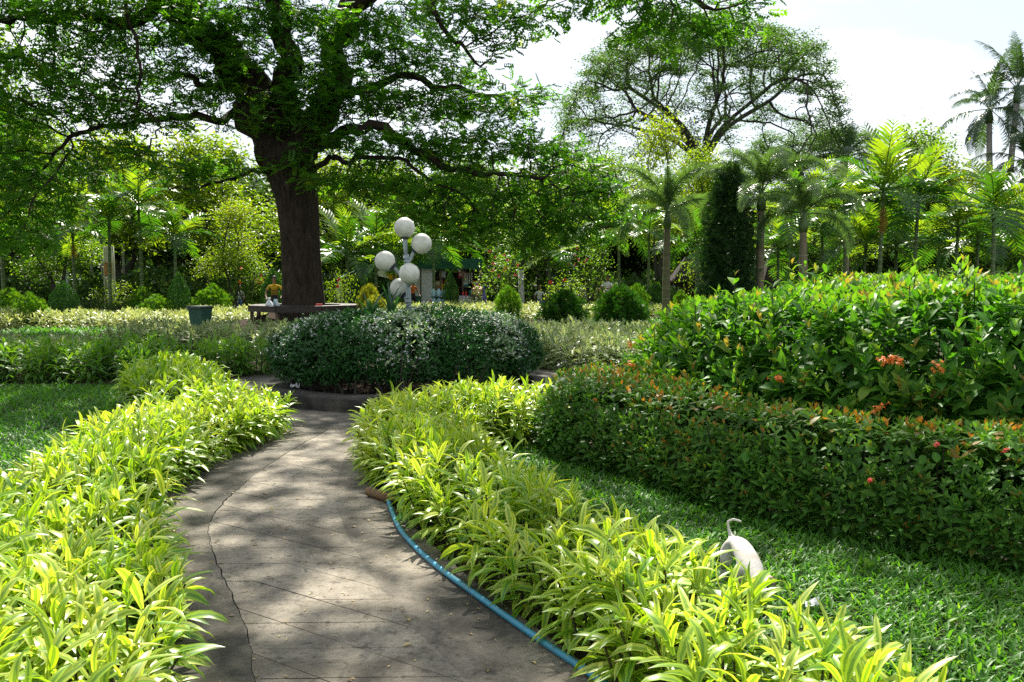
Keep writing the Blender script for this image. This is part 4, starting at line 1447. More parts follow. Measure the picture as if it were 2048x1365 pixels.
# the crown that goes on above the picture (umbrella of the same tree), which dapples the garden
sh_y = math.cos(SUN_EL) / math.sin(SUN_EL)
for x, y, z, rx, rz in (
        (-9, 26, 15, 3.0, .8), (-5, 25, 15.5, 3.0, .8), (-1, 26, 15, 3.0, .8), (-13, 25, 14, 3.0, .8), (3, 27, 14.5, 2.6, .7), (-16, 27, 13, 2.6, .7),
        (-7, 30, 16.5, 3.2, .9), (-2, 31, 16, 3.2, .9), (-12, 30, 15.5, 3.0, .9), (2.5, 32, 15, 2.8, .8), (-8, 35, 16, 3.0, .9), (-3, 36, 15.5, 3.0, .9), (-13, 35, 14.5, 3, .8),
        (-9.5, 22.5, 14.5, 2.0, .6), (-6.0, 22.5, 14.8, 1.6, .5), (-3.3, 22.8, 14.6, 1.7, .5), (-.5, 23, 14.5, 1.5, .5), (-12.5, 22, 13.5, 2.0, .6), (2.2, 23.5, 14.2, 1.4, .5),
        (-3.05, 20.55, 14.2, 0.50, 0.30), (-3.45, 19.15, 14.2, 0.50, 0.30), (-2.55, 18.75, 14.2, 0.35, 0.30), (-3.25, 17.45, 14.2, 0.45, 0.30), (-2.35, 17.15, 14.2, 0.30, 0.30), (-3.05, 16.25, 14.2, 0.45, 0.30), (-1.75, 16.25, 14.2, 0.25, 0.30), (-2.55, 15.35, 14.2, 0.35, 0.30), (-1.25, 15.15, 14.2, 0.30, 0.30), (-2.55, 21.45, 14.2, 0.70, 0.30), (0.25, 18.25, 14.2, 0.60, 0.30), (0.75, 17.55, 14.2, 0.70, 0.30), (1.45, 16.75, 14.2, 0.60, 0.30), (-0.25, 19.15, 14.2, 0.70, 0.30), (0.65, 20.45, 14.2, 0.50, 0.30), (-7.05, 23.35, 14.2, 0.70, 0.30), (-6.65, 20.35, 14.2, 0.70, 0.30), (-5.85, 18.45, 14.2, 0.80, 0.30)):  # unseen small clumps, added where their shade falls on path, lawn and hedge
    B.append((x, y, z, rx, rz))
att = np.concatenate([blob_points(B[:n_vis], 75), blob_points(B[n_vis:n_vis + 13], 7), blob_points(B[n_vis + 13:n_vis + 19], 9), blob_points(B[n_vis + 19:], 34)])
N, par, R0 = colonize(limbs, att, .34, 5.0, .36, 110, -.02)
R, kids = skeleton(N, par, R0, .011)
tree = empty('rain_tree', tuple(tb))
tag(tree, "huge spreading tree with a thick dark leaning trunk inside the bench ring", 'tree')
gb, gt = Geo(), Geo()
branches(gb, N - tb, par, R, kids, 0, .5, gt, (4, 5, 9, 28))
# bark relief: flutes and knobbly bumps on the trunk
V = np.concatenate(gt.v)
o = gt.obj('trunk', M['bark_rain'], tree)
me = o.data
co = np.empty(len(me.vertices) * 3, np.float32); me.vertices.foreach_get('co', co); co = co.reshape(-1, 3)
ctr = np.interp(co[:, 2], (np.array(trunk) - tb)[:, 2], (np.array(trunk) - tb)[:, 0])
ang = np.arctan2(co[:, 1], co[:, 0] - ctr)
low_ = np.clip(1 - co[:, 2] / 7.5, 0, 1)
k = 1 + low_ * (.06 * np.sin(ang * 5 + .3 * co[:, 2]) + .03 * np.sin(ang * 11 + 1)) + .02 * vnoise(co, 2.2, 6)
co[:, 0] = ctr + (co[:, 0] - ctr) * np.where(co[:, 2] < 6.5, k, 1); co[:, 1] *= np.where(co[:, 2] < 6.5, k, 1)
me.vertices.foreach_set('co', co.ravel()); me.update()
tag(gb.obj('branch', M['bark_rain'], tree), kind='stuff')
SPR = [spray_tpl(5, .35, s) for s in range(3)]
tips = np.where(R < .020)[0]
tips = tips[rng.random(len(tips)) < .85]
P = np.repeat(N[tips], 10, 0)
PD = np.repeat(nrm(N[tips] - N[np.maximum(par[tips], 0)]), 10, 0)
n = len(P)
P = P + rng.normal(size=(n, 3)) * [.26, .26, .12]
px, py, f = project(P)
stray = (f < 18.6) & (py > -90) & (py < 1400) & (px > -60) & (px < 2110)
P, PD, px, py, f = P[~stray], PD[~stray], px[~stray], py[~stray], f[~stray]; n = len(P)
vis = (px > -150) & (px < 2200) & (py > -120) & (py < 1400)
d = nrm(PD * .5 + nrm(rng.normal(size=(n, 3)) * [1, 1, .35]) + [0, 0, -.12])
tone = np.clip(.45 + .16 * vnoise(P, .9, 2) + .2 * rng.normal(size=n) + .5 * (rng.random(n) < .015), 0, 1)
g = Geo()
up = np.tile([0, 0, 1.0], (n, 1)) + rng.normal(size=(n, 3)) * .35
scatter(g, SPR, (P - tb)[vis], d[vis], up[vis], rng.uniform(.26, .46, vis.sum()), tone[vis])
QL = [quad_leaf(.55)]
h = ~vis
for _ in range(2):
    scatter(g, QL, (P - tb)[h] + rng.normal(size=(h.sum(), 3)) * .12, d[h], up[h], rng.uniform(.22, .34, h.sum()), tone[h])
tag(g.obj('crown', M['rain'], tree), kind='stuff')
# leafy sprouts growing on the trunk itself
spx = [(585, 330), (600, 345), (612, 310), (480, 150), (505, 200), (545, 225), (625, 250), (460, 110)]
P = np.repeat(np.array([at(x, y, 28.7) for x, y in spx]), 9, 0)
n = len(P); P = P + rng.normal(size=(n, 3)) * [.3, .15, .22]
g = Geo(); scatter(g, SPR, P - tb, nrm(rng.normal(size=(n, 3)) + [0, -.8, -.2]), np.tile([0, -.3, 1.0], (n, 1)), rng.uniform(.25, .42, n), np.clip(.75 + .15 * rng.normal(size=n), 0, .92))
tag(g.obj('sprouts', M['rain'], tree), kind='stuff')


# ------------------------------------------------------------------ park trees behind
def make_tree(height, crown, lobes, leaf_mat_, trunk_r, n_att, leaf, per, base_h, step=.42, kill=.46, wf=.5, bark_='bark_far', flat=False, lean=0.0, ntr=1, seed=0, blend=.3):
    """meshes of one tree standing at the origin: (branches, foliage). lobes = list of (x, y, z, rx, rz) in metres"""
    att = []
    tot = sum(l[3] ** 2 * l[4] for l in lobes)
    for x, y, z, rx, rz in lobes:
        n = max(12, int(n_att * rx * rx * rz / tot))
        d = rand_dirs(n) * (rng.random(n) ** .42)[:, None]
        att.append(np.c_[x + d[:, 0] * rx, y + d[:, 1] * rx, z + d[:, 2] * rz])
    att = np.concatenate(att)
    lm = []
    for k in range(ntr):
        a = k * 2.4 + seed
        sp = .0 if ntr == 1 else .35
        pts = [(math.cos(a) * sp * .2, math.sin(a) * sp * .2, -.1)] + [(math.cos(a) * sp * t * base_h * .5 + lean * t, math.sin(a) * sp * t * base_h * .5 + rng.normal() * .05, base_h * t) for t in (.05, .35, .7, 1.0)]
        lm.append((np.array(pts), [trunk_r * 1.35, trunk_r * 1.15, trunk_r, trunk_r * .93, trunk_r * .85], None))
    N, par, R0 = colonize(lm, att, step, 30, kill, 90, 0.02)
    R, kids = skeleton(N, par, R0, .014 * (1 + height / 25))
    gt = Geo()
    branches(gt, N, par, R, kids, .0, None, None, (3, 5, 8, 12))
    tips = np.where(R < R.min() * 1.9)[0]
    P = np.repeat(N[tips], per, 0)
    n = len(P)
    P = P + rng.normal(size=(n, 3)) * [leaf * 2.2, leaf * 2.2, leaf * (1.0 if flat else 1.8)]
    d = nrm(rng.normal(size=(n, 3)) * [1, 1, .45] + [0, 0, -.25])
    up = nrm(np.tile([0, 0, 1.0], (n, 1)) + rng.normal(size=(n, 3)) * .5)
    g = Geo()
    tone = np.clip(.4 + .2 * vnoise(P, .55, seed) + .22 * rng.normal(size=n) + .12 * (P[:, 2] - P[:, 2].mean()) / max(.1, np.ptp(P[:, 2])), 0, 1)
    scatter(g, [quad_leaf(wf)], P, d, up, leaf * rng.uniform(.7, 1.35, n), tone)
    return gt.mesh('trunk', M[bark_]), g.mesh('crown', M[leaf_mat_])


def lobes_round(w, h, z0, n, s=0, flat=.55):
    r = np.random.default_rng(s)
    L = []
    for k in range(n):
        a, q, t = k * 2.4 + s, math.sqrt((k + .5) / n), r.random()
        rx = w * r.uniform(.24, .40)
        z = z0 + (h - z0) * (.18 + .68 * t * (1 - .35 * q))
        L.append((math.cos(a) * q * w * .62, math.sin(a) * q * w * .62, z, rx, rx * flat))
    L.append((0, 0, h - w * .30, w * .40, w * .28))
    return L


PROTO = {}
PROTO['broad'] = [make_tree(9, 4, lobes_round(4.2, 9, 2.2, 11, 1), 'broad', .22, 2200, .22, 30, 2.2, seed=1),
                  make_tree(8, 4, lobes_round(3.6, 8, 1.8, 9, 5), 'broad', .18, 2000, .21, 30, 1.8, seed=3, ntr=2)]
PROTO['yellowgreen'] = [make_tree(9, 4, lobes_round(4.4, 9, 2.0, 12, 3), 'yellowgreen', .22, 2200, .21, 30, 2.0, seed=2),
                        make_tree(8, 3, lobes_round(3.2, 8, 1.6, 9, 8), 'yellowgreen', .16, 2000, .20, 30, 1.8, seed=6, ntr=2)]
PROTO['dark'] = [make_tree(10, 5, lobes_round(4.8, 10, 1.2, 13, 2, .7), 'darkleaf', .28, 2200, .30, 30, 2.0, seed=4)]


def tree_at(name, label, kind, k, px, Y, h, width=1.0, rz=0.0, ptop=None, group=None, part='crown'):
    mt, mc = PROTO[kind][k % len(PROTO[kind])]
    zs = np.empty(len(mc.vertices) * 3, np.float32); mc.vertices.foreach_get('co', zs)
    h0 = np.percentile(zs[2::3], 97)
    s = h / h0
    r = empty(name, (at(px, 600, Y)[0], Y, 0), rz)
    r.scale = (s * width, s * width, s)
    tag(r, label, 'tree', group)
    link('trunk', mt, r)
    tag(link(part, mc, r), kind='stuff')
    return r


hh = lambda py, Y: CAM_H + (HOR - py) / F_PX * Y      # height of something whose top is at photo row py

TREES = [
    # label, kind, k, px, Y, top row, width
    ("shady tree whose dark leafy boughs fill the left picture edge", 'broad', 0, -40, 33, 90, .75, 1.0),
    ("bright leafy tree standing beyond the golden thuja at far left", 'yellowgreen', 0, 60, 50, 270, 1.1, 2.0),
    ("forked brown-trunked tree behind the clipped onion-shaped bush", 'broad', 1, 118, 41, 400, 1.0, .5),
    ("sunlit yellow green tree behind the tall thin pale post", 'yellowgreen', 1, 245, 52, 285, 1.25, .3),
    ("light green feathery tree beyond the palms left of the great trunk", 'yellowgreen', 0, 415, 50, 290, 1.1, 4.0),
    ("small drooping-leaved tree with orange blooms behind the green bin", 'yellowgreen', 1, 470, 38, 415, .9, 1.7),
    ("yellow green tree glimpsed just right of the great dark trunk", 'yellowgreen', 0, 690, 52, 330, 1.0, 3.1),
    ("leafy green tree behind the topmost lamp globe", 'broad', 1, 800, 50, 350, 1.1, 2.2),
    ("green tree over the dark green stall awning", 'broad', 0, 950, 54, 345, 1.0, 5.0),
    ("dark-stemmed tree behind the coral flowering shrub", 'broad', 1, 1085, 48, 375, 1.1, 1.2),
    ("green tree behind the person in a white shirt", 'broad', 0, 1200, 56, 330, .9, .7),
    ("tall pale yellow green tree in front of the far umbrella tree", 'yellowgreen', 1, 1318, 50, 255, .62, 2.6),
    ("pale green bushy tree left of the conical juniper", 'yellowgreen', 0, 1395, 55, 320, .8, 1.1),
    ("loose green tree behind the ringed foxtail palm trunks", 'broad', 1, 1580, 50, 375, 1.2, 3.3),
    ("yellow-tinged tree in the gap behind the areca palms", 'yellowgreen', 0, 1700, 56, 395, 1.0, .2),
    ("rounded dark-limbed tree with olive crown against the sky on the right", 'broad', 0, 1822, 66, 282, .95, 4.4),
    ("lower yellow green tree just left of the royal palm trunks", 'yellowgreen', 1, 1905, 62, 348, 1.3, 2.0),
    ("green tree at the foot of the royal palms by the right edge", 'broad', 1, 2010, 58, 400, 1.3, 1.0),
    ("green bushy tree out beyond the right picture edge", 'broad', 0, 2110, 60, 370, 1.0, 2.5),
]
for lab, kind, k, px, Y, top, w, rz in TREES:
    tree_at('park_tree', lab, kind, k, px, Y, hh(top, Y), w, rz, group='trees behind the garden beds')
DARK = [
    ("dark shaded tree deep behind the far left palms", 60, 68, 330, 1.0), ("deep green tree in the shade behind the pale post", 235, 70, 320, 1.1),
    ("dark tree closing the view left of the great trunk", 420, 66, 330, 1.1), ("shadowy tree right behind the great trunk", 600, 72, 330, 1.0),
    ("dark tree behind the lamp globes", 770, 66, 350, 1.1), ("dark tree above the market stall", 930, 68, 350, 1.1), ("shadowed tree behind the coral flowers", 1090, 66, 350, 1.1),
    ("thick-trunked dark tree beside the thatched hut", 1275, 60, 390, 1.1), ("dark tree behind the hut and juniper", 1440, 70, 380, 1.1),
    ("dark tree behind the areca palm stems", 1640, 68, 410, 1.2), ("dark tree beneath the olive crown", 1800, 74, 410, 1.2), ("dark tree under the royal palms", 1960, 76, 400, 1.2)]
for i, (lab, px, Y, top, w) in enumerate(DARK):
    tree_at('shade_tree', lab, 'dark', 0, px, Y, hh(top, Y), w * 1.25, i * 1.3, group='dark trees far behind')
# the wood that closes the horizon
P = np.c_[rng.uniform(-80, 85, 25000), rng.uniform(92, 112, 25000), rng.random(25000) ** .9 * 10.0]
P[:, 2] *= (.75 + .25 * vnoise(P[:, :1], .12, 3))
n = len(P)
g = Geo()
scatter(g, [quad_leaf(.7)], P, nrm(rng.normal(size=(n, 3))), nrm(rng.normal(size=(n, 3)) * .5 + [0, -.3, 1]), rng.uniform(1.0, 1.8, n), np.clip(.4 + .25 * vnoise(P, .25, 2) + .2 * rng.normal(size=n), 0, 1))
tag(g.obj('distant_woods', M['darkleaf']), "distant belt of dark park woods", kind='stuff')
# low undergrowth that closes the view under the trees
P = np.c_[rng.uniform(-40, 42, 60000), rng.uniform(46, 58, 60000)]
xs_ = P[:, 0] / P[:, 1] * F_PX + 1024
P = P[(np.abs(xs_ - 1024) < 1150) & ~((xs_ > 820) & (xs_ < 990) & (P[:, 1] < 49)) & (vnoise(P, .5, 8) > -.75)][:30000]
n = len(P)
P = np.c_[P, rng.random(n) ** .8 * 1.7 * (1 + .35 * vnoise(P, .45, 4))]
g = Geo()
scatter(g, [quad_leaf(.6)], P, nrm(rng.normal(size=(n, 3)) + [0, 0, .3]), nrm(rng.normal(size=(n, 3)) * .5 + [0, -.3, 1]), rng.uniform(.25, .5, n), np.clip(.4 + .25 * vnoise(P, .6, 2) + .2 * rng.normal(size=n), 0, 1))
tag(g.obj('undergrowth', M['darkleaf']), "low green undergrowth beneath the far trees", kind='stuff')


# ---- the two far umbrella rain trees
def umbrella_tree(label, pxc, Y, row_top, row_edge, half_w, dens, px_trunk, seed, fork_row):
    c = at(pxc, 560, Y); zt, ze = hh(row_top, Y), hh(row_edge, Y)
    W = half_w / F_PX * Y
    b = np.array([at(px_trunk, 560, Y)[0], Y, 0.0])
    n = dens
    q = np.sqrt(rng.random(n)); a = rng.random(n) * 2 * PI
    z = ze + (zt - ze) * np.sqrt(np.clip(1 - q ** 2.7, 0, 1)) - rng.random(n) ** 2.5 * (zt - ze) * .30 + .7 * vnoise(np.c_[np.cos(a) * q, np.sin(a) * q] * W, .45, seed)
    att = np.c_[c[0] + np.cos(a) * q * W, Y + np.sin(a) * q * W, z]
    keep = vnoise(att, .33, seed + 5) > -.35
    att = att[keep]
    fk = hh(fork_row, Y)
    lm = [(np.array([b + [0, 0, t * fk] for t in (0, .3, .7, 1)]), [.9, .75, .7, .75], None)]
    for k in range(9):
        aa = k * 2.4 + seed
        e = np.array([c[0] + math.cos(aa) * W * .5, Y + math.sin(aa) * W * .5, fk + (zt - fk) * rng.uniform(.3, .55)])
        s = b + [0, 0, fk]
        m = s + (e - s) * [.35, .35, .5] + [0, 0, .4]
        lm.append((spline([s, m, e], 8), np.linspace(.32, .11, 8), 0))
    N, par, R0 = colonize(lm, att, .75, 40, .8, 90, .0)
    R, kids = skeleton(N, par, R0, .035, 2.5)
    r = empty('umbrella_tree', tuple(b))
    tag(r, label, 'tree')
    gt = Geo(); branches(gt, N - b, par, R, kids, 0, None, None, (3, 5, 8, 12))
    gt.obj('trunk', M['bark_far'], r)
    tips = np.where(R < .06)[0]
    P = np.repeat(N[tips], 72, 0); n = len(P)
    P = P + rng.normal(size=(n, 3)) * [.5, .5, .16] + [0, 0, .12]
    g = Geo()
    scatter(g, [quad_leaf(.6)], P - b, nrm(rng.normal(size=(n, 3)) * [1, 1, .35]), nrm(np.tile([0, 0, 1.0], (n, 1)) + rng.normal(size=(n, 3)) * .4), rng.uniform(.16, .29, n), np.clip(.45 + .2 * vnoise(P, .4, 2) + .2 * rng.normal(size=n), 0, 1))
    tag(g.obj('crown', M['rain_far'], r), kind='stuff')


umbrella_tree("huge far umbrella-shaped tree with a wide domed crown against the white sky", 1390, 86, 62, 325, 285, 2800, 1400, 3, 335)
umbrella_tree("lower flat-topped umbrella tree tucked under the right side of the huge domed one", 1610, 98, 268, 335, 130, 900, 1590, 8, 350)

# ------------------------------------------------------------------ palms
def frond_mesh(name, L, pairs, ll, lw, droop, a0, material, ldroop=.7, plume=False, v=.5, tone=.5, start=.18, seed=0, fwd=.55):
    r = np.random.default_rng(seed)
    t = np.linspace(0, 1, 15)
    ang = a0 - droop * t ** 1.5
    y = np.concatenate([[0], np.cumsum(np.cos(ang[:-1]))]) * L / 14
    z = np.concatenate([[0], np.cumsum(np.sin(ang[:-1]))]) * L / 14
    pts = np.c_[np.zeros(15), y, z]
    g = Geo()
    tube(g, pts, np.linspace(.022, .005, 15) * (L / 2) ** .5, 5, False, T=min(1, tone + .3))
    tt = np.linspace(start, .99, pairs)
    pos, d, up, sz, tn = [], [], [], [], []
    for q in tt:
        p = np.array([0, np.interp(q, t, y), np.interp(q, t, z)])
        an = np.interp(q, t, ang)
        T = np.array([0, math.cos(an), math.sin(an)]); U = np.array([0, -math.sin(an), math.cos(an)])
        prof = math.sin(PI * min(1, .12 + .86 * q)) ** .6
        for sg in (-1, 1):
            for rep in range(3 if plume else 1):
                th = v + r.normal() * .10 if not plume else (v - .9 + rep * .9 + r.normal() * .15)
                dd = np.array([sg, 0, 0]) * math.cos(th) + U * math.sin(th) + T * (fwd + .5 * q)
                pos.append(p); d.append(dd); up.append(U * math.cos(th) - np.array([sg, 0, 0]) * math.sin(th)); sz.append(ll * prof * r.uniform(.85, 1.1)); tn.append(np.clip(tone + r.normal() * .15, 0, 1))
    tpl = [leaf_tpl(2, lw / ll, ldroop, .35, .1, 'blade'), leaf_tpl(2, lw / ll, ldroop * 1.4, .35, .1, 'blade')]
    scatter(g, tpl, np.array(pos), nrm(np.array(d)), np.array(up), np.array(sz), np.array(tn))
    return g.mesh(name, material)


FR = {
    'areca': [frond_mesh('frond', 2.0, 16, .68, .115, d_, a_, M['palm'], .7, v=.35, tone=t_, seed=i, start=.12) for i, (d_, a_, t_) in enumerate(((.8, .1, .5), (1.2, .2, .4), (.35, .05, .85), (1.6, .3, .3)))],
    'foxtail': [frond_mesh('frond', 2.7, 48, .36, .045, d_, a_, M['foxtail'], .5, True, v=.2, tone=t_, seed=10 + i, start=.14, fwd=.35) for i, (d_, a_, t_) in enumerate(((2.3, .35, .5), (2.8, .5, .4), (1.7, .2, .8)))],
    'royal': [frond_mesh('frond', 4.2, 46, .95, .09, d_, a_, M['royal'], 1.2, v=.15, tone=t_, seed=20 + i) for i, (d_, a_, t_) in enumerate(((1.5, .3, .5), (2.1, .4, .35), (.9, .2, .7)))],
}
DEAD = frond_mesh('dead_frond', 1.3, 16, .45, .06, 1.0, 0, M['deadfrond'], 1.3, v=-.3, seed=31)


def palm(label, kind, base, crown_z, size, n, tr, group, shaft=0.0, lo=-25, hi=84, ring=True, trunk_m='palm_trunk', seed=0, dead=0):
    r = empty('palm_tree', tuple(base), rng.random() * 6)
    tag(r, label, 'palm', group)
    lean = rng.normal(size=2) * .02 * crown_z
    pts = [(0, 0, -.1), (lean[0] * .3, lean[1] * .3, crown_z * .35), (lean[0] * .6, lean[1] * .6, crown_z * .7), (lean[0], lean[1], crown_z)]
    g = Geo(); p = spline(pts, 14)
    rr = tr * np.interp(np.linspace(0, 1, 14), [0, .06, .5, 1], [1.35, 1.1, 1.0, .8])
    tube(g, p, rr, 10, rough=.015)
    g.obj('trunk', M[trunk_m], r)
    if ring:
        g = Geo()
        for z in np.arange(.25, crown_z * .85, .22 + .12 * (kind != 'areca')):
            c = [np.interp(z, p[:, 2], p[:, k]) for k in (0, 1)] + [z]
            R_ = np.interp(z, p[:, 2], rr) * 1.04
            tube(g, [np.array(c) - [0, 0, .012], np.array(c) + [0, 0, .012]], R_, 10, False)
        tag(g.obj('trunk_ring', M['ring'], r), kind='stuff')
    top = np.array(p[-1])
    if shaft:
        g = Geo(); tube(g, [top - [0, 0, .05], top + [0, 0, shaft * .3], top + [0, 0, shaft]], [tr * 1.0, tr * 1.15, tr * .45], 10)
        g.obj('crownshaft', M['palm_green'], r)
        top = top + [0, 0, shaft * .85]
    for k in range(n):
        t = k / max(1, n - 1)
        el = math.radians(np.interp(t, [0, .25, 1], [hi, hi * .62, lo]) + rng.normal() * 6)
        az = k * 2.39996 + seed
        d = np.array([math.cos(az) * math.cos(el), math.sin(az) * math.cos(el), math.sin(el)])
        upv = np.array([-math.cos(az) * math.sin(el), -math.sin(az) * math.sin(el), math.cos(el)])
        X = np.cross(d, upv)
        s = size * (1.0 if t > .12 else .8) * rng.uniform(.85, 1.1)
        me = FR[kind][2] if t < .25 and kind != 'foxtail' else FR[kind][k % len(FR[kind])]
        o = link('frond', me, r)
        mt = Matrix.Identity(4)
        for q in range(3):
            mt[q][0], mt[q][1], mt[q][2], mt[q][3] = X[q] * s, d[q] * s, upv[q] * s, top[q] - d[q] * .02
        o.matrix_local = mt
    for k in range(dead):
        o = link('dead_frond', DEAD, r, tuple(top - [0, 0, .3]), (-1.2, 0, k * 2.5 + seed), (size * .8,) * 3)
        o['label'] = "yellowed hanging dead frond"
    return r


def palm_px(label, kind, px, row, Y, **kw):
    b = at(px, 600, Y); b[2] = 0
    return palm(label, kind, b, hh(row, Y), **kw)


AG, FG = 'young palms in the garden', 'royal palms by the sky'
for i, (lab, px, row, Y, s, n, d) in enumerate((
        ("slim palm at the far left edge beside the golden thuja", 8, 470, 36, 1.0, 9, 0),
        ("slim palm with yellow drooping fronds behind the onion-shaped topiary", 150, 475, 37, .95, 9, 1),
        ("slim green palm in front of the pale tall post", 220, 455, 36, 1.15, 10, 0),
        ("slim dark-stemmed palm left of the pointed egg-shaped topiary", 286, 425, 37, 1.1, 9, 0),
        ("short palm rising straight behind the pointed egg-shaped topiary", 352, 485, 36, 1.0, 10, 0),
        ("palm spreading dark fronds just right of the great trunk", 700, 520, 38, 1.25, 9, 0),
        ("palm with bright yellow-lit spears behind the left lamp globe", 752, 505, 40, 1.3, 10, 0),
        ("palm with sunlit fronds behind the upper right lamp globe", 868, 490, 41, 1.3, 10, 0),
        ("dark-fronded palm beside the white-painted tree stem", 1098, 520, 42, 1.2, 9, 0),
        ("palm over the round dark thuja bushes with hanging dark fronds", 1238, 470, 40, 1.1, 9, 0),
        ("small weeping palm left of the foxtail palm stem", 1297, 480, 38, .9, 9, 0),
        ("bright areca palm right of the second foxtail palm", 1605, 430, 31, 1.05, 10, 0),
        ("low areca palm between the ringed stems", 1645, 470, 34, .9, 9, 0),
        ("areca palm with stiff upright spears in the middle of the palm row", 1688, 430, 31, 1.0, 10, 0),
        ("tallest areca palm with a white-ringed green stem and yellow dead frond", 1757, 400, 29, 1.25, 11, 1),
        ("areca palm with spears leaning right of the tallest one", 1825, 425, 30, 1.2, 10, 0),
        ("low dense areca palm over the leafy bank", 1905, 470, 30, 1.0, 10, 0),
        ("areca palm with fan-like fronds below the royal palms", 1985, 440, 28, 1.15, 10, 0),
        ("shady areca palm farther back between the palm stems", 1575, 455, 38, 1.0, 9, 0),
        ("low bushy areca palm filling the gap left of the tallest one", 1722, 500, 33, 1.1, 11, 0),
        ("low bushy areca palm between the tallest one and its right neighbour", 1790, 505, 33, 1.1, 11, 0),
        ("low bushy areca palm behind the right part of the bank", 1870, 500, 34, 1.1, 11, 0),
        ("bushy areca palm left of the fan-like one near the right edge", 1950, 490, 32, 1.1, 11, 0),
        ("low areca palm behind the second foxtail palm trunk", 1555, 510, 36, 1.1, 11, 0),
        ("low areca palm between the foxtail palm and the juniper", 1395, 500, 36, 1.1, 11, 0),
        ("bushy palm behind the lower left lamp globe", 790, 525, 42, 1.3, 11, 0),
        ("bushy palm behind the dark pointed topiary at the stall", 905, 500, 46, 1.3, 11, 0),
        ("small areca palm at the right edge behind the bank", 2052, 470, 33, 1.1, 9, 0))):
    palm_px(lab, 'areca', px, row, Y, size=s * .98, n=n + 3, tr=.065, group=AG, shaft=.3, trunk_m='palm_green', seed=i * .9, dead=d)
for lab, px, row, Y, s in (("grey-fronded foxtail palm with arching plumes left of the conical juniper", 1332, 455, 30, 1.0),
                           ("foxtail palm with a pale ringed trunk right of the conical juniper", 1518, 420, 27, 1.0),
                           ("foxtail palm with a smooth brown trunk standing mid row", 1608, 462, 26, .8),
                           ("foxtail palm farther back with arching plumes", 1690, 440, 44, 1.3)):
    palm_px(lab, 'foxtail', px, row, Y, size=s, n=11, tr=.125 if Y < 40 else .15, group='foxtail palms', shaft=.55, lo=-12, hi=86, seed=px)
for lab, px, row, Y, s in (("left one of the two tall royal palms against the sky", 1976, 250, 75, 1.25), ("right one of the two tall royal palms, reaching a little higher", 2001, 215, 75, 1.35),
                           ("royal palm hidden half behind the right picture edge", 2040, 352, 72, 1.1), ("lone royal palm poking up right of the lower umbrella tree", 1690, 345, 78, 1.0)):
    palm_px(lab, 'royal', px, row, Y, size=s, n=14, tr=.27, group=FG, shaft=1.3, lo=-62, hi=84, ring=True, trunk_m='royal_trunk', seed=px * .1, dead=2)


# ------------------------------------------------------------------ clipped and conifer bushes
def spray_fan():
    V, F, UV = [], [], []
    for k, a in enumerate((-.8, -.4, 0, .4, .8)):
        L = 1 - .3 * abs(a)
        dx, dy = math.sin(a), math.cos(a)
        i = len(V)
        V += [(0, .05 * k, 0), (dx * L * .5 + dy * .07, dy * L * .5 - dx * .07, .03), (dx * L, dy * L, -.02), (dx * L * .5 - dy * .07, dy * L * .5 + dx * .07, .03)]
        UV += [(0, 0), (1, .5), (0, 1), (-1, .5)]
        F.append((i, i + 1, i + 2, i + 3))
    return np.array(V), [np.array(F)], np.array(UV, float)


def conifer(prof, n, size, material, lobes=0, upw=1.0, seed=0, squash=1.0):
    """foliage sprays on a lathe profile (z, r), lobed and pointing up"""
    z = np.array([p[0] for p in prof]); rr = np.array([p[1] for p in prof])
    w = np.interp(np.linspace(z[0], z[-1], 200), z, rr) + .05
    zz = np.interp(rng.random(n), np.cumsum(w) / w.sum(), np.linspace(z[0], z[-1], 200))
    a = rng.random(n) * 2 * PI
    r0 = np.interp(zz, z, rr)
    lob = 1 + (.18 * np.sin(a * lobes + seed + zz * 2.5) + .16 * np.sin(a * (lobes * 2 + 1) + zz * 9 + seed)) if lobes else 1
    q = rng.random(n) ** .35
    P = np.c_[np.cos(a) * r0 * lob * q, np.sin(a) * r0 * lob * q * squash, zz * (1 + (.05 * np.sin(a * lobes + seed) if lobes else 0))]
    o = np.c_[np.cos(a), np.sin(a), np.zeros(n)]
    d = nrm(o * .55 + [0, 0, upw] + rng.normal(size=(n, 3)) * .3)
    up = nrm(np.cross(d, rng.normal(size=(n, 3))))
    g = Geo()
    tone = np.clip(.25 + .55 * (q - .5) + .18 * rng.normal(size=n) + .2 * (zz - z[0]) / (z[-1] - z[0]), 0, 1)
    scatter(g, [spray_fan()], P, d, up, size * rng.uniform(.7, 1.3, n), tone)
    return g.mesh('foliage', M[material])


def stem_mesh(h, r, n=5, spread=.25):
    g = Geo()
    for k in range(n):
        a = k * 2.4
        tube(g, [(math.cos(a) * .04, math.sin(a) * .04, -.05), (math.cos(a) * spread * .4, math.sin(a) * spread * .4, h * .5), (math.cos(a) * spread, math.sin(a) * spread, h)], [r, r * .8, r * .4], 5, False)
    return g.mesh('stem', M['bark_far'])


CON = {
    'thuja': conifer([(.12, .25), (.3, .42), (.6, .48), (.9, .40), (1.15, .22), (1.3, .05)], 1500, .11, 'thuja', 4),
    'thuja2': conifer([(.08, .35), (.3, .5), (.55, .52), (.8, .42), (1.0, .28), (1.12, .08)], 1500, .11, 'thuja', 5, seed=2),
    'dark': conifer([(.05, .38), (.3, .52), (.6, .55), (.85, .46), (1.08, .30), (1.22, .08)], 2600, .12, 'thuja_dark', 6, seed=5),
    'gold': conifer([(.1, .3), (.4, .45), (.8, .4), (1.05, .3), (1.2, .08)], 1400, .12, 'goldthuja', 5, seed=1),
}
STEM = stem_mesh(.7, .03)
JUN = conifer([(.0, .40), (.5, .62), (1.3, .74), (2.4, .74), (3.4, .62), (4.3, .50), (4.9, .28), (5.15, .05)], 8000, .17, 'juniper', 6, .9)


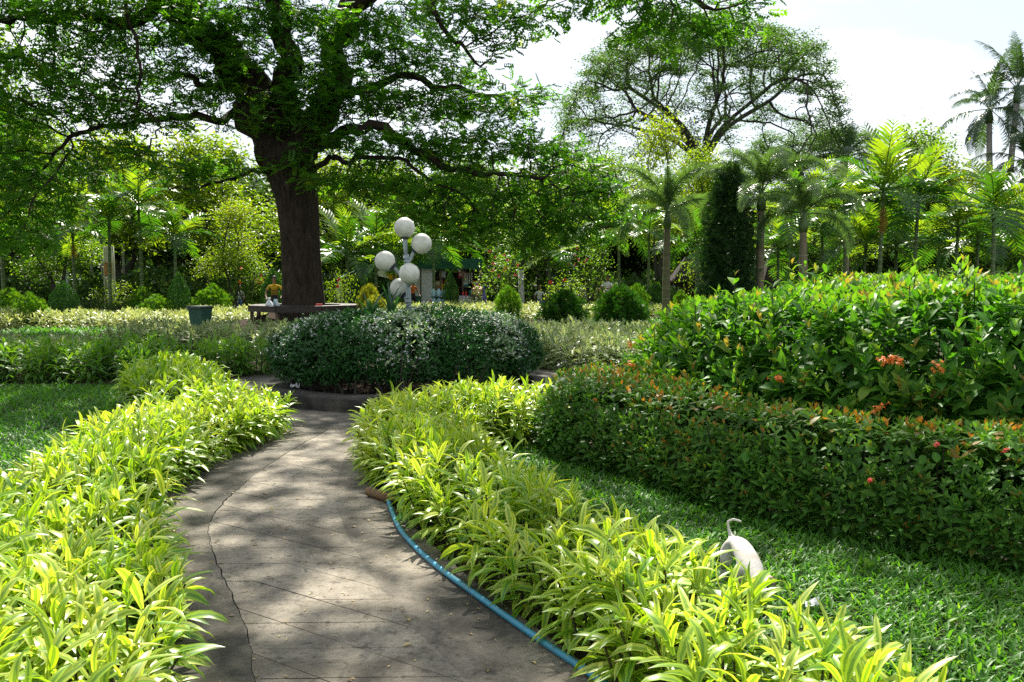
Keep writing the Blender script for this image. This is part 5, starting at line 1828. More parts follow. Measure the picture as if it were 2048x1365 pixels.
def topi(prof, n, seed=0):
    z = np.array([p[0] for p in prof]); rr = np.array([p[1] for p in prof])
    w = np.interp(np.linspace(z[0], z[-1], 200), z, rr) + .03
    zz = np.interp(rng.random(n), np.cumsum(w) / w.sum(), np.linspace(z[0], z[-1], 200))
    a = rng.random(n) * 2 * PI
    q = np.where(rng.random(n) < .72, 1.0, rng.random(n) ** .5)
    r0 = np.interp(zz, z, rr) * q * (1 + .02 * rng.normal(size=n))
    P = np.c_[np.cos(a) * r0, np.sin(a) * r0, zz]
    hole = (zz < z[0] + .45 * (z[-1] - z[0])) & (vnoise(P, 6, seed) > .45)
    P, a, zz, q = P[~hole], a[~hole], zz[~hole], q[~hole]
    n = len(P)
    o = nrm(np.c_[np.cos(a), np.sin(a), .4 + .4 * rng.normal(size=n)])
    d = nrm(np.cross(o, rand_dirs(n)) + o * .5)
    g = Geo()
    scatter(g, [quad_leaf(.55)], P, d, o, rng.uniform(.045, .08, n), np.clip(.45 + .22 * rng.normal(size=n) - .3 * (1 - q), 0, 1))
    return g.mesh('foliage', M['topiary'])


TOP = {'onion': topi([(.08, .55), (.35, .66), (.7, .68), (.95, .55), (1.2, .28), (1.36, .04)], 5200, 1),
       'egg': topi([(.1, .32), (.4, .46), (.8, .50), (1.1, .42), (1.45, .18), (1.66, .03)], 4800, 2),
       'dome': topi([(.02, .6), (.3, .72), (.6, .68), (.85, .5), (1.02, .2), (1.06, .02)], 5200, 3)}


def bush(name, label, mesh, px, row_top, half_px, Y, cat='bush', group=None, stems=True, base=0.0):
    co = np.empty(len(mesh.vertices) * 3, np.float32); mesh.vertices.foreach_get('co', co); co = co.reshape(-1, 3)
    h0, w0 = np.percentile(co[:, 2], 99.5), np.percentile(np.abs(co[:, 0]), 98)
    r = empty(name, (at(px, 600, Y)[0], Y, base), rng.random() * 6)
    sx = half_px / F_PX * Y / w0
    r.scale = (sx, sx, (hh(row_top, Y) - base) / h0)
    tag(r, label, cat, group)
    tag(link('foliage', mesh, r), kind='stuff')
    if stems: link('stem', STEM, r)
    return r


GT, GP = 'round thuja bushes', 'clipped topiary bushes'
for lab, m, px, row, hw, Y in (
        ("fresh green thuja with two leafy peaks at the left edge, nearer one", 'thuja', 60, 586, 30, 29), ("fresh green thuja at the left edge, behind the two-peaked one", 'thuja2', 20, 578, 32, 32),
        ("lime green thuja just left of the pointed egg topiary", 'thuja2', 285, 576, 27, 33), ("low spreading lime thuja in front of its taller twin", 'thuja', 312, 590, 32, 31.5),
        ("green thuja behind the green bin", 'thuja', 425, 570, 34, 34), ("round light green thuja in front of the coral flowering shrub", 'thuja', 1016, 572, 27, 32),
        ("big dark thuja on the left of the pair behind the cream hedge", 'dark', 1128, 582, 46, 26), ("big dark thuja on the right of the pair, with several peaks", 'dark', 1242, 574, 50, 26),
        ("bright thuja peeking up right of the dark pair", 'thuja2', 1275, 570, 24, 31), ("small green thuja beside the foxtail palm stem", 'thuja', 1362, 582, 20, 33)):
    bush('thuja_bush', lab, CON[m], px, row, hw, Y, 'thuja', GT)
for lab, m, px, row, hw, Y in (("golden yellow thuja right of the bench", 'gold', 738, 570, 22, 30), ("low golden thuja touching the taller golden one", 'gold', 752, 592, 26, 29)):
    bush('golden_thuja', lab, CON[m], px, row, hw, Y, 'thuja', GT)
for lab, m, px, row, hw, Y in (
        ("onion-shaped clipped bush behind the sunlit cream hedge", 'onion', 128, 566, 28, 31), ("pointed egg-shaped clipped bush left of the green bin", 'egg', 358, 547, 22, 32),
        ("pointed clipped bush behind the person in the yellow shirt", 'egg', 547, 541, 24, 36), ("dark pointed clipped bush in front of the market stall", 'egg', 901, 546, 16, 37),
        ("pointed clipped bush between the great trunk and the lamp", 'egg', 704, 548, 17, 38), ("dark domed clipped bush beside the path before the hut", 'dome', 1310, 568, 20, 36),
        ("clipped green cone seen above the leafy bank by the ringed stems", 'onion', 1580, 544, 26, 30), ("greyish rounded clipped bush above the right part of the bank", 'dome', 1782, 540, 26, 29)):
    bush('topiary_bush', lab, TOP[m], px, row, hw, Y, 'topiary', GP)
bush('juniper', "tall dark green conical juniper among the palms right of centre", JUN, 1455, 335, 50, 27, 'conifer', stems=False)

# flowering shrubs and low beds
SH = make_tree(2.4, 1, [(0, 0, 1.5, .9, .8), (.4, .2, 2.0, .6, .5), (-.45, 0, 1.2, .6, .5)], 'broad', .04, 260, .13, 12, .5, .22, .25, .42, ntr=3, seed=2)
SHY = make_tree(2.0, 1, [(0, 0, .9, .8, .6), (.3, .2, 1.4, .6, .5), (-.4, 0, 1.0, .6, .5)], 'yellowgreen', .04, 240, .12, 13, .4, .22, .25, .42, ntr=3, seed=4)
SHD = make_tree(2.0, 1, [(0, 0, .9, .9, .7), (.4, .2, 1.4, .6, .5), (-.4, 0, 1.2, .6, .5)], 'darkleaf', .04, 300, .12, 14, .4, .22, .25, .42, ntr=3, seed=5)


def shrub(label, meshes, px, row, hw, Y, flowers=(), fm='flower_pink', group=None):
    mt, mc = meshes
    co = np.empty(len(mc.vertices) * 3, np.float32); mc.vertices.foreach_get('co', co); co = co.reshape(-1, 3)
    r = empty('shrub', (at(px, 600, Y)[0], Y, 0), 0)
    sx = hw / F_PX * Y / np.percentile(np.abs(co[:, 0]), 97)
    r.scale = (sx, sx, hh(row, Y) / np.percentile(co[:, 2], 99.5))
    tag(r, label, 'shrub', group)
    link('stem', mt, r)
    tag(link('foliage', mc, r), kind='stuff')
    for fx, fy in flowers:
        g = Geo()
        m = 9
        c = rng.normal(size=(m, 3)) * .05
        scatter(g, [leaf_tpl(2, .8, .5, .2, .2, 'oval')], np.zeros((m, 3)), nrm(rng.normal(size=(m, 3)) + [0, -.5, 0]), rand_dirs(m), rng.uniform(.07, .11, m), .5)
        p = at(fx, fy, Y - .8)
        o = link('flower', g.mesh('flower', M[fm]), r)
        o.location = ((p[0] - r.location.x) / sx, (p[1] - Y) / sx, p[2] / r.scale.z)
        o.scale = (1 / sx, 1 / sx, 1 / r.scale.z)
    return r


shrub("tall shrub with coral pink flowers right of the market stall", SH, 1000, 498, 48, 38, ((980, 504), (1008, 510), (1015, 521), (1035, 531), (987, 528), (990, 515), (1008, 540), (1013, 536), (998, 552), (1031, 550), (985, 541)))
shrub("dark shrub with coral pink flowers beside the person in white", SH, 1180, 478, 46, 41, ((1184, 490), (1137, 529), (1157, 519), (1174, 520), (1150, 530), (1170, 525), (1155, 497), (1150, 510)))
shrub("bright yellow green shrub with red blooms above the left dark thuja", SHY, 1130, 550, 40, 33, ((1101, 565), (1128, 560)), 'flower_red')
shrub("light green shrub with a red bloom between trunk and golden thuja", SHY, 680, 540, 30, 33, ((678, 560), (676, 573)), 'flower_red')
shrub("small leafy shrub with orange blooms left of the bench", SH, 492, 530, 34, 37, ((482, 537), (480, 565), (520, 551)), 'flower_orange')
shrub("grey green shrub growing round the foot of the pale post", SHY, 225, 560, 38, 38)
shrub("pale leafy shrub draped over the thatched hut", SHY, 1400, 495, 44, 41)
shrub("green shrub behind the left cream hedge", SHD, 165, 590, 40, 34)
shrub("dark green shrub behind the cream hedge, right of the onion bush", SHD, 230, 596, 44, 33.5)
shrub("dark leafy shrub left of the palm stems above the bank", SHD, 1665, 560, 50, 40)
shrub("dark leafy shrub among the stems at the right edge", SHD, 1930, 545, 60, 42)
shrub("yellow green shrub behind the right end of the leafy bank", SHY, 1860, 530, 45, 38)
shrub("dark leafy shrub behind the tallest areca palm", SHD, 1770, 550, 48, 43)
shrub("low green bush in front of the stall table", SHD, 930, 594, 40, 39.5)
shrub("low green bush left of the hut path", SHY, 1210, 596, 30, 38)

# ------------------------------------------------------------------ bench round the great tree, with its earth mound
g = Geo(); lathe(g, [(4.2, -.02), (3.4, .05), (2.6, .13), (1.8, .24), (1.2, .42), (.9, .6)], 40, cap=False)
V = g.v[0]; V[:, 2] += .03 * vnoise(V, 2, 3) * (V[:, 2] > 0); V += tb
o = g.obj('earth_mound', M['soil']); o['kind'] = 'structure'
M['bench'] = plain("dark_stained_wood", (0.045, 0.032, 0.026), (0.028, 0.02, 0.016), 9, .6, .3, 40)
M['bench_leg'] = plain("worn_brown_wood", (0.13, 0.095, 0.065), (0.08, 0.06, 0.04), 9, .8, .3, 40)
bench = empty('tree_bench', tuple(tb + [.12, -.2, 0]))
tag(bench, "dark wooden octagonal bench built round the great tree trunk", 'bench')
RO, RI, ZB = 1.88, 1.25, .70
for k in range(8):
    a0, a1 = (k - .5) * PI / 4 + .12, (k + .5) * PI / 4 + .12
    for j in range(3):
        r0, r1 = RI + j * (RO - RI) / 3 + .008, RI + (j + 1) * (RO - RI) / 3 - .004
        q = .006
        c = [(r * math.cos(a), r * math.sin(a)) for r, a in ((r0, a0 + q), (r1, a0 + q), (r1, a1 - q), (r0, a1 - q))]
        V = [(x, y, z) for z in (ZB, ZB + .035) for x, y in c]
        Geo().add(V, np.array([(0, 3, 2, 1), (4, 5, 6, 7), (0, 1, 5, 4), (1, 2, 6, 5), (2, 3, 7, 6), (3, 0, 4, 7)])).obj('seat_plank', M['bench'], bench, False)
    g = Geo()
    m_ = np.array([math.cos((a0 + a1) / 2), math.sin((a0 + a1) / 2), 0]) * (RO * math.cos(PI / 8) - .012)
    box_geo(g, m_ + [0, 0, ZB - .085], (.03, 2 * RO * math.sin(PI / 8) - .03, .16), (a0 + a1) / 2)
    g.obj('fascia', M['bench'], bench, False)
    g = Geo()
    box_geo(g, (math.cos(a0) * (RO - .13), math.sin(a0) * (RO - .13), ZB / 2 - .02), (.10, .10, ZB - .05), a0)
    g.obj('leg', M['bench_leg'], bench, False)
M['red'] = plain("red_plastic", (0.6, 0.04, 0.03), (0.5, 0.03, 0.025), 10, .4)
g = Geo(); box_geo(g, (0, 0, .025), (.20, .14, .05)); box_geo(g, (0, 0, .056), (.21, .15, .012))
tag(link('lunch_box', g.mesh('lunch_box', M['red'], False), None, tuple(np.array(at(638, 606, 28.6)) * [1, 1, 0] + [0, 0, ZB + .037])), "small flat red box lying on the bench top", 'box')
for k, (px, s, lab) in enumerate(((538, .16, "white plastic bag slumped on the left end of the bench"), (553, .13, "smaller white plastic bag with a blue bottle label beside it on the bench"))):
    g = Geo()
    lathe(g, [(.9, 0), (1.0, .25), (.8, .8), (.45, 1.25), (.25, 1.5), (.45, 1.9), (.3, 2.05)], 14, cap=True)
    V = g.v[0]; V *= s * .8; V[:, :2] *= (1 + .18 * vnoise(V, 14, k))[:, None]
    tag(link('plastic_bag', g.mesh('plastic_bag', M['paper'], False), None, tuple(np.array(at(px, 606, 28.55)) * [1, 1, 0] + [0, 0, ZB + .036])), lab, 'bag')
M['bottle'] = plain("clear_blue_bottle", (0.35, 0.55, 0.65), (0.3, 0.5, 0.6), 10, .2)
g = Geo(); lathe(g, [(.035, 0), (.036, .14), (.03, .18), (.014, .21), (.014, .235)], 12)
tag(link('bottle', g.mesh('bottle', M['bottle']), None, tuple(np.array(at(549, 606, 28.42)) * [1, 1, 0] + [0, 0, ZB + .036])), "small blue-labelled bottle between the white bags", 'bottle')

# ------------------------------------------------------------------ green wheelie bin
M['bin'] = plain("dark_green_plastic", (0.018, 0.075, 0.055), (0.014, 0.06, 0.045), 6, .45)
M['bin_lid'] = plain("blackish_green_plastic", (0.012, 0.03, 0.026), (0.01, 0.025, 0.02), 6, .5)
by = 26.3; bb = at(400, 600, by); bb[2] = 0
wb = empty('wheelie_bin', tuple(bb), -.35)
tag(wb, "dark green plastic wheelie bin standing behind the cream-edged hedge", 'bin')
V = [(sx * w, sy * w * .95, z) for z, w in ((.06, .185), (.74, .25)) for sx, sy in ((-1, -1), (1, -1), (1, 1), (-1, 1))]
Geo().add(V, np.array([(0, 3, 2, 1), (4, 5, 6, 7), (0, 1, 5, 4), (1, 2, 6, 5), (2, 3, 7, 6), (3, 0, 4, 7)])).obj('body', M['bin'], wb, False)
g = Geo(); box_geo(g, (0, 0, .76), (.56, .54, .05)); box_geo(g, (0, 0, .79), (.50, .48, .03)); box_geo(g, (0, -.285, .745), (.5, .035, .035))
g.obj('lid', M['bin_lid'], wb, False)
g = Geo(); tube(g, [(-.2, .30, .73), (.2, .30, .73)], .016, 8); g.obj('handle', M['bin_lid'], wb)
for sx in (-.19, .19):
    g = Geo(); tube(g, [(sx - .025, .2, .09), (sx + .025, .2, .09)], .09, 14); g.obj('wheel', M['bin_lid'], wb)

# pale fluted post, lamp pole, white-painted stem, roof pergola
M['cream_paint'] = plain("cream_post_paint", (0.5, 0.5, 0.36), (0.42, 0.42, 0.3), 3, .7)
M['rust'] = plain("rust_orange", (0.4, 0.2, 0.06), (0.32, 0.15, 0.05), 6, .8)
b = at(219, 600, 39); b[2] = 0
po = empty('pale_post', tuple(b)); tag(po, "tall pale post made of several upright tubes behind the palms", 'post')
for k, x in enumerate((-.20, -.10, .0, .10, .19, .25)):
    g = Geo(); tube(g, [(x, .04 * (k % 2), 0), (x * .9, .04 * (k % 2), 1.75), (x * .8, .04 * (k % 2), 3.0)], .042, 10)
    g.obj('tube', M['cream_paint'], po)
g = Geo(); tube(g, [(0, 0.02, 1.75), (0, 0.02, 2.3)], .2, 12, False); g.obj('sleeve', M['rust'], po)
b = at(136, 600, 44); b[2] = 0
g = Geo(); tube(g, [b, b + [0, 0, 2.6]], .06, 10); tube(g, [b + [0, 0, 2.6], b + [.1, 0, 2.75], b + [.5, 0, 2.8]], .035, 8)
tag(g.obj('thin_pole', M['lamp_pole']), "thin grey pole in the shade behind the onion-shaped bush", 'pole')
M['whitewash'] = plain("whitewashed_bark", (0.55, 0.55, 0.5), (0.2, 0.2, 0.17), 7, .9)
b = at(1043, 600, 41); b[2] = 0
wt = empty('painted_tree', tuple(b)); tag(wt, "slim tree with a white-painted lower stem beside the coral flowering shrub", 'tree')
g = Geo(); tube(g, [(0, 0, -.1), (.0, 0, .5), (-.02, 0, 2.0)], [.16, .13, .12], 12, rough=.03); g.obj('trunk', M['whitewash'], wt)
g = Geo(); tube(g, [(-.02, 0, 2.0), (0.05, 0, 2.8), (.2, 0, 4.2)], [.12, .1, .05], 10); g.obj('upper_trunk', M['bark_far'], wt)
tag(link('crown', PROTO['broad'][1][1], wt, (0.1, 0, 2.1), (0, 0, 1), (.32, .32, .34)), kind='stuff')
b = at(210, 360, 56); 
pg = empty('roof_pergola', (b[0], 56, 0)); tag(pg, "pale slatted roof pergola half hidden by leaves in the far left trees", 'pergola')
zt_ = hh(352, 56)
for k in range(6):
    g = Geo(); box_geo(g, (0, -.8 + k * .32, zt_ - .06 * k), (2.0 - .12 * k, .07, .09)); g.obj('slat', M['whitewash'], pg, False)
for sx in (-.85, .85):
    for sy in (-.7, .7):
        g = Geo(); tube(g, [(sx * .8, sy, 0), (sx * .8, sy, zt_ - .25)], .08, 8); g.obj('post', M['whitewash'], pg)
g = Geo(); box_geo(g, (0, 0, zt_ - .42), (2.0, 2.0, .06)); g.obj('deck', M['bench_leg'], pg, False)

# ------------------------------------------------------------------ thatched hut and steep dark roof
M['thatch'] = plain("weathered_thatch", (0.035, 0.027, 0.02), (0.02, 0.016, 0.012), 14, .95, .9, 60)
M['hutwood'] = plain("blackened_wood", (0.03, 0.022, 0.018), (0.018, 0.014, 0.012), 12, .8)
b = at(1382, 600, 42); b[2] = 0
hut = empty('thatched_hut', tuple(b)); tag(hut, "small dark hut with upright slats under a shaggy thatched roof", 'hut')
g = Geo()
V = [(-1.0, -.9, 1.5), (1.0, -.9, 1.5), (1.0, .9, 1.5), (-1.0, .9, 1.5), (-.3, -.1, 2.6), (.3, -.1, 2.6), (.3, .1, 2.6), (-.3, .1, 2.6), (-.95, -.85, 1.4), (.95, -.85, 1.4), (.95, .85, 1.4), (-.95, .85, 1.4)]
g.add(V, np.array([(0, 1, 5, 4), (1, 2, 6, 5), (2, 3, 7, 6), (3, 0, 4, 7), (4, 5, 6, 7), (8, 9, 1, 0), (9, 10, 2, 1), (10, 11, 3, 2), (11, 8, 0, 3), (8, 11, 10, 9)]))
n = 700; P = np.c_[rng.uniform(-1, 1, n), rng.choice([-1, 1], n) * rng.uniform(.75, .92, n), rng.uniform(1.42, 1.65, n)]
scatter(g, [quad_leaf(.12)], P, nrm(np.c_[rng.normal(size=(n, 2)) * .2, np.full(n, -1.0)]), rand_dirs(n), rng.uniform(.15, .3, n), .4)
g.obj('roof', M['thatch'], hut, False)
for k in range(9):
    g = Geo(); box_geo(g, (-.82 + k * .205, -.75, .72), (.08, .06, 1.46)); g.obj('slat', M['hutwood'], hut, False)
g = Geo(); box_geo(g, (.22, .7, .72), (1.3, .06, 1.45)); box_geo(g, (0, 0, .03), (1.8, 1.6, .08)); g.obj('wall', M['hutwood'], hut, False)
b = at(1545, 600, 40); b[2] = 0
h2 = empty('peaked_hut', tuple(b)); tag(h2, "steep dark peaked roof on posts behind the foxtail palm trunk", 'hut')
g = Geo()
V = [(-.75, -.7, .9), (.95, -.7, .9), (.95, .7, .9), (-.75, .7, .9), (0, 0, 3.2), (-.7, -.65, .82), (.9, -.65, .82), (.9, .65, .82), (-.7, .65, .82)]
g.add(V, [np.array([(0, 1, 4), (1, 2, 4), (2, 3, 4), (3, 0, 4)]), np.array([(5, 6, 1, 0), (6, 7, 2, 1), (7, 8, 3, 2), (8, 5, 0, 3), (5, 8, 7, 6)])])
g.obj('roof', M['thatch'], h2, False)
for sx, sy in ((-.6, -.55), (.8, -.55), (.8, .55), (-.6, .55)):
    g = Geo(); tube(g, [(sx, sy, 0), (sx, sy, .85)], .05, 8); g.obj('post', M['hutwood'], h2)

# ------------------------------------------------------------------ market stall
M['awning'] = plain("dark_green_awning", (0.012, 0.10, 0.06), (0.01, 0.075, 0.045), 4, .7)
M['whiteboard'] = plain("white_board", (0.62, 0.64, 0.66), (0.55, 0.57, 0.6), 2, .6)
M['lilac'] = plain("lilac_cloth", (0.42, 0.34, 0.46), (0.36, 0.29, 0.40), 4, .9)
M['yellow'] = plain("yellow_cloth", (0.62, 0.36, 0.02), (0.52, 0.28, 0.015), 5, .9)
M['orange'] = plain("orange_cloth", (0.62, 0.13, 0.015), (0.52, 0.10, 0.012), 5, .9)
M['teal'] = plain("teal_plastic", (0.02, 0.22, 0.19), (0.015, 0.17, 0.15), 5, .5)
M['greenbox'] = plain("green_box", (0.03, 0.13, 0.08), (0.02, 0.1, 0.06), 5, .6)
M['snack'] = plain("golden_snack_packets", (0.5, 0.27, 0.07), (0.55, 0.42, 0.26), 18, .5, lo=.45, hi=.55)
M['strip'] = plain("grey_sachet_strip", (0.5, 0.48, 0.42), (0.1, 0.09, 0.08), 24, .4, lo=.46, hi=.54)
SY = 44.0
sx_ = lambda px: at(px, 600, SY)[0]
x0, x1 = sx_(842), sx_(965)
st = empty('market_stall', ((x0 + x1) / 2, SY, 0)); tag(st, "open snack stall under a dark green awning behind the garden beds", 'stall')
hw_ = (x1 - x0) / 2
z1 = hh(519, SY); z2 = z1 - .12
V = [(-hw_, -1.2, z1), (hw_, -1.2, z1), (hw_, 1.2, z2), (-hw_, 1.2, z2)]
V = V + [(x, y, z - .03) for x, y, z in V] + [(-hw_, -1.2, hh(539, SY)), (hw_, -1.2, hh(539, SY)), (-hw_, -1.22, hh(539, SY)), (hw_, -1.22, hh(539, SY)), (-hw_, -1.22, z1), (hw_, -1.22, z1)]
Geo().add(V, np.array([(0, 1, 2, 3), (7, 6, 5, 4), (1, 5, 6, 2), (3, 7, 4, 0), (2, 6, 7, 3), (10, 11, 13, 12), (8, 9, 11, 10)])).obj('awning', M['awning'], st, False)
for sx in (-hw_ + .1, -hw_ * .3, hw_ * .4, hw_ - .1):
    for sy in (-1.1, 1.1):
        g = Geo(); tube(g, [(sx, sy, 0), (sx, sy, z1 - .14)], .04, 8); g.obj('post', M['bench_leg'], st)
g = Geo(); box_geo(g, (0, 1.12, .95), (2 * hw_ - .1, .05, 1.9)); g.obj('back_wall', M['hutwood'], st, False)
g = Geo()
for k, z in enumerate((.7, 1.15, 1.6)): box_geo(g, (0, .85, z), (2 * hw_ - .4, .4, .03))
g.obj('shelf', M['bench_leg'], st, False)
packs = [('red', -.8, 1.17), ('snack', -.5, 1.17), ('orange', -.2, 1.17), ('yellow', .1, .72), ('teal', .45, 1.17), ('whiteboard', .75, .72), ('snack', -.6, .72), ('red', .3, 1.62), ('whiteboard', -.35, 1.62), ('orange', .8, 1.17), ('yellow', -.9, 1.62)]
for k, (mm, x, z) in enumerate(packs):
    g = Geo(); box_geo(g, (0, 0, .16), (.30, .22, .30)); box_geo(g, (0, -.115, .18), (.2, .01, .12), M=1)
    tag(link('goods_box', g.mesh('goods_box', [M[mm], M['paper']], False), None, (st.location.x + x * hw_ * .95, SY + .85, z)), f"{('bright red','golden printed','orange','mustard yellow','teal','white','golden printed','scarlet','pale white','orange-red','yellow')[k]} goods box on the {'lower' if z < 1 else 'middle' if z < 1.5 else 'upper'} stall shelf, {('at the far left','left of centre','just left of the middle','in the middle','right of the middle','near the right end','in the left half','right of centre','left of the middle','at the right end','at the left end')[k]}", 'box', 'goods on the stall shelves')
for k, px in enumerate((932, 936.5, 941, 945.5)):
    g = Geo()
    ztop = hh(546, SY)
    for j in range(7): box_geo(g, (0, 0, -.05 - j * .07), (.075, .012, .055), rng.normal() * .1)
    box_geo(g, (0, .0, -.26), (.02, .006, .52))
    tag(link('sachet_strip', g.mesh('sachet_strip', M['strip'], False), None, (sx_(px), SY - 1.0, ztop)), ("leftmost", "second", "third", "rightmost")[k] + " of the four snack sachet strips hanging under the stall awning", 'snack strip', 'sachet strips hanging at the stall')
g = Geo(); box_geo(g, (0, 0, .62), (1.15, .05, 1.25)); box_geo(g, (-.4, 0, .02), (.06, .5, .04)); box_geo(g, (.4, 0, .02), (.06, .5, .04))
tag(link('white_panel', g.mesh('white_panel', M['whiteboard'], False), None, (at(846, 600, 43.2)[0], 43.2, hh(592, 43.2) - 0.05 + .0), scale=(1, 1, 1.1)), "upright white panel left of the stall behind the lamp pole", 'panel')
bpy.data.objects['white_panel'].location.z = 0.0; bpy.data.objects['white_panel'].scale.z = hh(535, 43.2) / 1.26
# table with lilac cloth
ty_ = 42.0; b = at(941, 600, ty_); b[2] = 0
tbl = empty('cloth_table', tuple(b)); tag(tbl, "stall table under a lilac cloth that hangs to the ground", 'table')
g = Geo()
k = 40; per = []
for j in range(k):
    a = j / k * 2 * PI
    x, y = max(-.55, min(.55, .8 * math.cos(a))), max(-.35, min(.35, .5 * math.sin(a)))
    per.append((x, y))
per = np.array(per)
V = [(x, y, .78) for x, y in per] + [(x * (1.05 + .03 * math.sin(j * 2.2)), y * (1.08 + .04 * math.sin(j * 2.2)), .10) for j, (x, y) in enumerate(per)]
j = np.arange(k)
g.add(V, [np.stack([j + k, (j + 1) % k + k, (j + 1) % k, j], 1), np.array([np.arange(k)])])
g.obj('cloth', M['lilac'], tbl)
for sx in (-.45, .45):
    for sy in (-.28, .28):
        g = Geo(); tube(g, [(sx, sy, 0), (sx, sy, .76)], .025, 6); g.obj('leg', M['bench_leg'], tbl)
g = Geo(); lathe(g, [(.14, 0), (.17, .2), (.18, .22), (.12, .24)], 16)
tag(link('teal_tub', g.mesh('teal_tub', M['teal']), None, (b[0] + .1, ty_, .785)), "round teal tub on the lilac table", 'tub')
for k, dx in enumerate((-.35, -.2)):
    g = Geo(); lathe(g, [(.05, 0), (.05, .12), (.02, .17), (.02, .21)], 10)
    tag(link('sauce_bottle', g.mesh('sauce_bottle', M['red']), None, (b[0] + dx, ty_, .785)), ("outer", "inner")[k] + " small red sauce bottle on the left half of the lilac table", 'bottle', 'sauce bottles on the lilac table')
g = Geo(); sphere(g, (0, 0, .32), .34, 18, 12, sq=(1, .9, .85)); V = g.v[0]; V += rng.normal(size=V.shape) * .025
tag(link('snack_sack', g.mesh('snack_sack', M['snack'], False), None, (at(957, 600, 41.5)[0], 41.5, .62)), "bulging basket of golden snack bags carried beside the walking woman", 'basket')
g = Geo(); lathe(g, [(.26, .55), (.33, .62), (.36, .82)], 16); lathe(g, [(.05, 0.0), (.05, .56)], 8)
tag(link('basket_stand', g.mesh('basket_stand', M['bench_leg']), None, (at(957, 600, 41.5)[0], 41.5, 0)), "brown stand holding up the basket of golden snack bags", 'stand')
# crate of water bottles, red bucket, green box, plastic table
b = at(877, 600, 40.5)
cr = empty('bottle_crate', (b[0], 40.5, 0)); tag(cr, "stack of pale blue water bottles on the ground left of the dark topiary", 'bottles')
for j in range(3):
    for i in range(3):
        g = Geo(); lathe(g, [(.10, 0), (.11, .05), (.11, .24), (.05, .31), (.04, .35)], 10)
        g.obj('bottle', M['bottle'], cr).location = ((i - 1) * .23 + (0.02 if j % 2 else 0), 0, .05 + j * .36)
    g = Geo(); box_geo(g, (0, 0, .03 + j * .36), (.74, .26, .03)); g.obj('tray', M['bin'], cr, False)
g = Geo(); lathe(g, [(.13, 0), (.18, .36), (.19, .37), (.17, .37), (.12, .03)], 16)
tag(link('red_bucket', g.mesh('red_bucket', M['red']), None, (at(866, 600, 41)[0], 41, .0), scale=(1, 1, 1.6)), "red plastic bucket beside the water bottles", 'bucket')
g = Geo(); box_geo(g, (0, 0, .3), (.5, .4, .5)); box_geo(g, (0, 0, .57), (.54, .44, .05))
tag(link('green_box', g.mesh('green_box', M['greenbox'], False), None, (at(832, 600, 42.5)[0], 42.5, .15)), "green cool box by the white panel", 'box')
# other awnings and cloths between the trees
def tarp(name, label, corners, Y, material, thick=.03):
    V = [at(x, y, Y + dy) for x, y, dy in corners]
    V = np.array(V + [v - [0, 0, thick] for v in V])
    tag(Geo().add(V, np.array([(0, 1, 2, 3), (7, 6, 5, 4), (0, 4, 5, 1), (1, 5, 6, 2), (2, 6, 7, 3), (3, 7, 4, 0)])).obj(name, M[material], None, False), label, 'awning')


tarp('tarpaulin', "bright green sloping tarpaulin right of the great trunk", ((672, 560, 0), (735, 530, 0), (738, 535, 2.2), (690, 548, 2.2)), 44, 'awning')
tarp('tarpaulin', "dark green awning strip glimpsed left of the great trunk", ((505, 552, 0), (545, 548, 0), (548, 546, 2), (505, 546, 2)), 46, 'awning')
tarp('hanging_cloth', "orange red cloth hanging left of the great trunk", ((508, 556, 0), (528, 556, 0), (528, 566, .02), (508, 567, .02)), 45, 'orange', .02)
tarp('hanging_cloth', "mustard yellow cloth hanging behind the lower lamp globes", ((772, 545, 0), (795, 548, 0), (793, 560, .02), (778, 558, .02)), 43, 'yellow', .02)
tarp('hanging_cloth', "pale blue cloth hanging left of the mustard yellow one", ((755, 543, 0), (772, 541, 0), (778, 556, .02), (757, 552, .02)), 43.5, 'whiteboard', .02)
M['parasol'] = plain("pale_parasol_cloth", (0.6, 0.56, 0.42), (0.5, 0.47, 0.35), 4, .9)
b = at(679, 600, 40); b[2] = 0
pr = empty('folded_parasol', tuple(b)); tag(pr, "folded pale cream parasol on a pole right of the great trunk", 'parasol')
g = Geo(); tube(g, [(0, 0, 0), (0, 0, 1.75)], .025, 8); g.obj('pole', M['dark_metal'], pr)
g = Geo(); lathe(g, [(.24, .62), (.22, .75), (.16, 1.1), (.05, 1.5), (.015, 1.62)], 16); V = g.v[0]; V[:, :2] *= (1 + .15 * np.sin(np.arctan2(V[:, 1], V[:, 0]) * 8))[:, None]
g.obj('canopy', M['parasol'], pr)


# ------------------------------------------------------------------ people
M['skin'] = plain("brown_skin", (0.26, 0.14, 0.085), (0.23, 0.12, 0.07), 5, .55)
M['hair'] = plain("black_hair", (0.012, 0.01, 0.009), (0.008, 0.007, 0.006), 30, .5)
for nm, c in (('w', (0.72, 0.72, 0.74)), ('yel', (0.60, 0.36, 0.02)), ('ora', (0.65, 0.16, 0.02)), ('pur', (0.16, 0.13, 0.42)), ('red2', (0.6, 0.05, 0.04)), ('gry', (0.22, 0.21, 0.2)), ('blk', (0.025, 0.025, 0.03)), ('blu', (0.05, 0.10, 0.25)), ('tan', (0.5, 0.38, 0.22))):
    M['cl_' + nm] = plain("cloth_" + nm, c, tuple(x * .85 for x in c), 12, .9)


